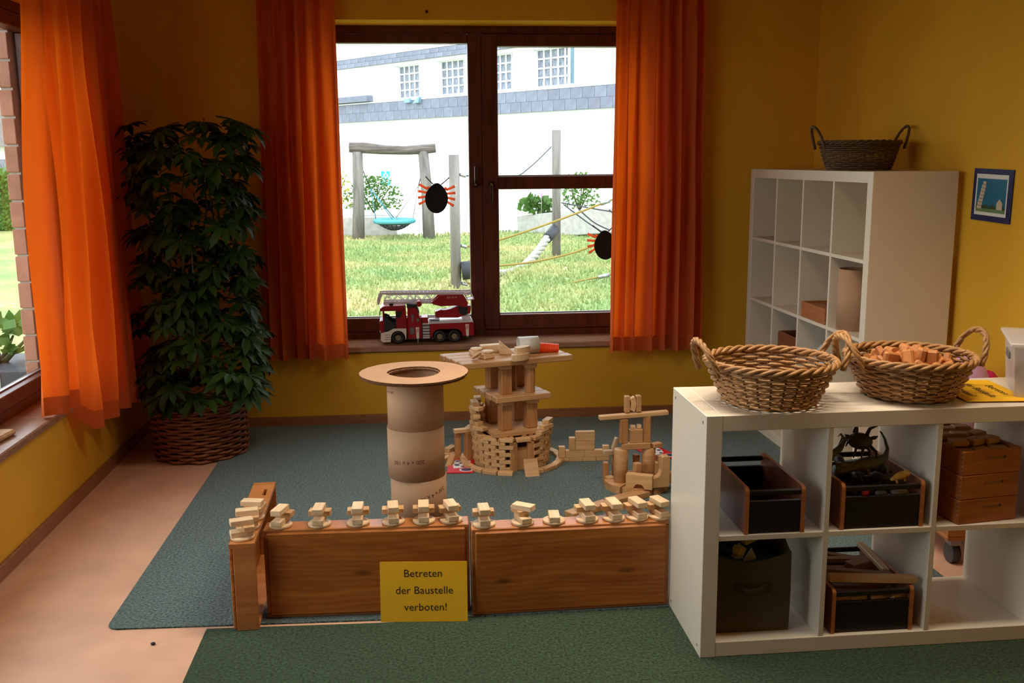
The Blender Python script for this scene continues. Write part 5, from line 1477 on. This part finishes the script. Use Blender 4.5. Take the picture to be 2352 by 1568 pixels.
    rope('middle yellow climbing rope across the right pane', [(.66, 13.8, .06), (1.126, 13.8, .084), (1.6, 13.8, .13), (2.056, 13.8, .222), (2.43, 13.8, .333), (3.28, 13.65, .62)], .015, 'rope_yellow')
    rope('lowest yellow climbing rope across the right pane', [(.66, 13.8, -.15), (.9, 13.8, -.255), (1.3, 13.8, -.262), (1.87, 13.8, -.222), (2.653, 13.8, -.081), (3.28, 13.65, .06)], .014, 'rope_yellow', ((2.52, 13.8, -.11), (2.68, 13.8, -.075)))
    rope('thin rope from the tall post down behind the mullion', [(2.47, 18.45, 1.78), (1.928, 17.0, 1.44), (1.496, 16.0, 1.27), (.62, 13.9, 1.34)], .011, 'rope_dark')
    t = thing('braided_rope', 'thick white braided climbing rope below the tall post', 'rope', (2.47, 18.4, .22))
    A = Vector((0, 0, 0)); B = Vector((.72 - 2.47, 14.0 - 18.4, .02 - .22)); n = 40
    base = [A.lerp(B, i / n) + Vector((0, 0, -.38 * math.sin(PI * min(1, i / n * 1.02)))) for i in range(n + 1)]
    for s in range(4):
        pts = [];
        for i, p in enumerate(base):
            ph = i * .85 + s * PI / 2; pts.append(p + Vector((.045 * math.cos(ph), .02 * math.cos(ph), .045 * math.sin(ph))))
        MB().tube(pts, .040, 6).build('strand', 'rope_white', t)
    MB().tube([base[0] + Vector((.06, .06, .03)), base[3]], .095, 10).build('rubber_sleeve', 'rubber_black', t)
    for i, (pa, pb) in enumerate((((2.66, 18.45, .75), (5.0, 19.0, .42)), ((2.70, 18.45, .72), (3.9, 18.6, -.05)), ((3.0, 18.5, .62), (3.6, 18.6, .22)), ((3.6, 18.6, .60), (4.6, 18.9, -.10)))):
        rope('%s dark net rope beside the tall climbing post' % ORD[i], [pa, ((pa[0] + pb[0]) / 2, (pa[1] + pb[1]) / 2, (pa[2] + pb[2]) / 2 - .05), pb], .013, 'rope_dark')
    t = thing('pinwheel', 'small pink pinwheel on a thin stick in the bed', 'decoration', (3.02, 24.4, .1))
    MB().tube([(0, 0, 0), (0, 0, .62)], .008, 5).build('stick', 'rope_white', t); MB().ball((0, 0, .60), .05, (.6, .3, 1.6), 8, 6).build('sail', 'pink_cloth', t)
garden()

def neighbour():
    Y0n, kk = 38.6, 1.4
    def wp(u): y = Y0n / (1 + kk * (u + .074)); return Vector((u * y, y, 0))
    A, B = wp(-.074), wp(.1937); d = (B - A).normalized(); nrm = Vector((d.y, -d.x, 0))       # nrm toward the viewer
    if nrm.y > 0: nrm = -nrm
    org = A - d * 6.0
    def s(u): return (wp(u) - org).dot(d)
    ang = math.atan2(d.y, d.x)
    t = thing('neighbour_house', 'white two-storey building with slate bands across the garden', 'building', (org.x, org.y, -1.3), ang)
    Z = 1.3
    # local: x along wall, -y toward viewer
    sg = -1
    Ltot = 26.0; x0 = 0
    wins = [(s(-.0205), s(.004)), (s(.0204), s(.0485)), (s(.0672), s(.0957)), (s(.1148), s(.1504))]
    zb, zt = 3.71 + Z, 4.80 + Z
    m = MB(); xs = [x0] + [q for w_ in wins for q in w_] + [Ltot]
    for i in range(0, len(xs), 2): m.b2(xs[i], xs[i + 1], 0, .4, zb, zt)
    m.b2(x0, Ltot, 0, .4, 0, zb); m.b2(x0, Ltot, 0, .4, zt, 8.2 + Z); m.b2(x0, Ltot, .4, 8, 0, 8.2 + Z)
    m.build('wall', 'house_white', t)
    for (a, b) in wins:
        w = MB().b2(a, b, .24, .26, zb, zt).build('window', 'net_curtain', t)
        f = MB(); nx, nz = 5, 4
        for i in range(nx + 1): x = a + (b - a) * i / nx; f.b2(x - .024, x + .024, .20, .235, zb, zt)
        for i in range(nz + 1): z = zb + (zt - zb) * i / nz; f.b2(a, b, .202, .233, z - .024, z + .024)
        f.build('glazing_grid', 'sash_white', w)
        MB().b2(a - .05, b + .05, -.08, .2, zb - .05, zb - .001).build('window_sill', 'sash_white', w)
    def band(name, z0, z1, wd):
        bd = MB().b2(s(-.074) - 5.5, Ltot - .2, -.10, -.001, z0, z1).build(name, 'slate', t)
        hh = (z1 - z0) / 2
        x = s(-.090); k = 0
        tile = MB().prism([(0, 0), (wd - .02, .0), (wd - .01, hh * .5), (wd - .01, hh - .01), (0, hh - .01)], -.012, 0).mesh('slate_tile'); tile.materials.append(M['slate'])
        while x < s(.205):
            for r in range(2):
                o = bpy.data.objects.new('slate_tile', tile); C.objects.link(o); o.parent = bd
                o.location = (x + (wd / 2 if r else 0), -.101 - (.008 if r == 0 else 0), z0 + r * hh); o.rotation_euler = (.02, 0, 0)
            x += wd
        MB().b2(s(-.074) - 5.5, Ltot - .2, -.13, -.001, z1, z1 + .04).build('band_ledge', 'sash_white', bd)
    band('slate_band', 2.97 + Z, 3.60 + Z, .46); band('upper_slate_band', 4.92 + Z, 5.23 + Z, .46)
    x = s(.156); m = MB(); m.tube([(x, -.05, 3.72 + Z), (x, -.05, 8 + Z)], .05, 8); m.build('drain_pipe', 'lamp_blue', t)
    MB().b2(s(-.074) - 2, s(-.042), -.3, -.02, 3.66 + Z, 3.88 + Z, .01).build('low_roof', 'slate', t)
    l = MB().b2(s(-.0055) - .12, s(-.0055) + .20, -.22, -.02, 3.50 + Z, 3.66 + Z, .02).build('wall_lamp', 'lamp_blue', t)
    MB().prism([(s(.002), 3.48 + Z), (s(.002) + .3, 3.48 + Z), (s(.002) + .34, 3.68 + Z), (s(.002) + .1, 3.58 + Z)], -.25, -.05).build('lamp_shade', 'lamp_blue', l)
    m = MB()       # painted brick courses near the base
    for i in range(9): m.b2(s(-.09), Ltot - .3, -.012, 0, .25 + i * .2, .40 + i * .2, 0)
    m.build('base_course', 'house_white', t)
    # chequered sign
    sgn = thing('wall_sign', 'small cyan chequered sign on the white building', 'sign', wp(-.035) + nrm * .05 + Vector((0, 0, .68)), ang)
    wd, ht = .52, .50
    bdp = MB().b2(0, wd, -.02, 0, 0, ht).build('panel', 'poster_white', sgn)
    pat = ('10101', '11011', '01110', '11011', '10101')
    pat = ('11011', '10101', '01010', '10101', '11011')
    for r in range(5):
        for c in range(5):
            if pat[r][c] == '1': MB().b2(c * wd / 5, (c + 1) * wd / 5, -.024, -.0202, ht - (r + 1) * ht / 5, ht - r * ht / 5).build('cyan_field', 'sign_cyan', bdp)
neighbour()

def beside_left_window():
    # outer brick facing of the far window reveal
    t = bpy.data.objects.new('wall_outer', None); C.objects.link(t); struct(t, 'reddish brick facing outside the side window')
    MB().b2(-1.905, -1.852, 4.868, 6.3, -.3, 2.9).build('mortar_bed', 'mortar', t)
    for k in range(24):
        z = -.28 + k * .128
        MB().b2(-1.912, -1.853, 4.855, 4.98, z, z + .118, .003).build('brick', 'brick', t)
    o = thing('garden_planter', 'dark planter with leafy plants outside the side window', 'planter', (-2.62, 5.25, GZ))
    MB().b2(0, .62, 0, .5, 0, .74, .01).build('tub', 'planter_dark', o)
    MB().b2(.3, .42, -.004, 0, .02, .72).build('tub_stripe', 'metal_grey', o)
    shrub('garden_plant', 'leafy green plant growing in the dark planter', -2.30, 5.48, .46, .55, .20, 90, 'shrub_leaf', .10, 31)
    t = thing('garden_hedge', 'clipped green hedge far behind the side window', 'hedge', (-11.6, 28.5, GZ)); rd = random.Random(3)
    MB().box((0, 0, .8), (5, 1.0, 1.6), 0, .1).build('core', 'hedge_green', t)
    m = MB()
    for i in range(2600):
        c = Vector((rd.uniform(-2.5, 2.5), rd.uniform(-.6, -.45), rd.uniform(.05, 1.7))); d2 = Vector((rd.uniform(-1, 1), rd.uniform(-1, .2), rd.uniform(-1, 1))).normalized() * .10; q = d2.orthogonal() * .5
        m._add([c, c + d2 * .5 + q, c + d2, c + d2 * .5 - q], [(0, 1, 2, 3)])
    m.build('foliage', 'shrub_leaf', t)
    h = thing('distant_house', 'distant white house with grey tiled roof seen past the brick pier', 'house', (-20.5, 46, GZ - .2))
    MB().b2(-5, 5, 0, 8, 0, 2.75).build('wall', 'house_white', h)
    MB().prism([(-5.6, 2.75), (5.6, 2.75), (3.4, 4.5), (-3.4, 4.5)], -.6, 8.6).build('roof', 'roof_grey', h)
    for x in (-3, 1.6, 3.2): MB().b2(x, x + 1.1, -.03, 0, 1.0, 2.2).build('window', 'net_curtain', h)
beside_left_window()
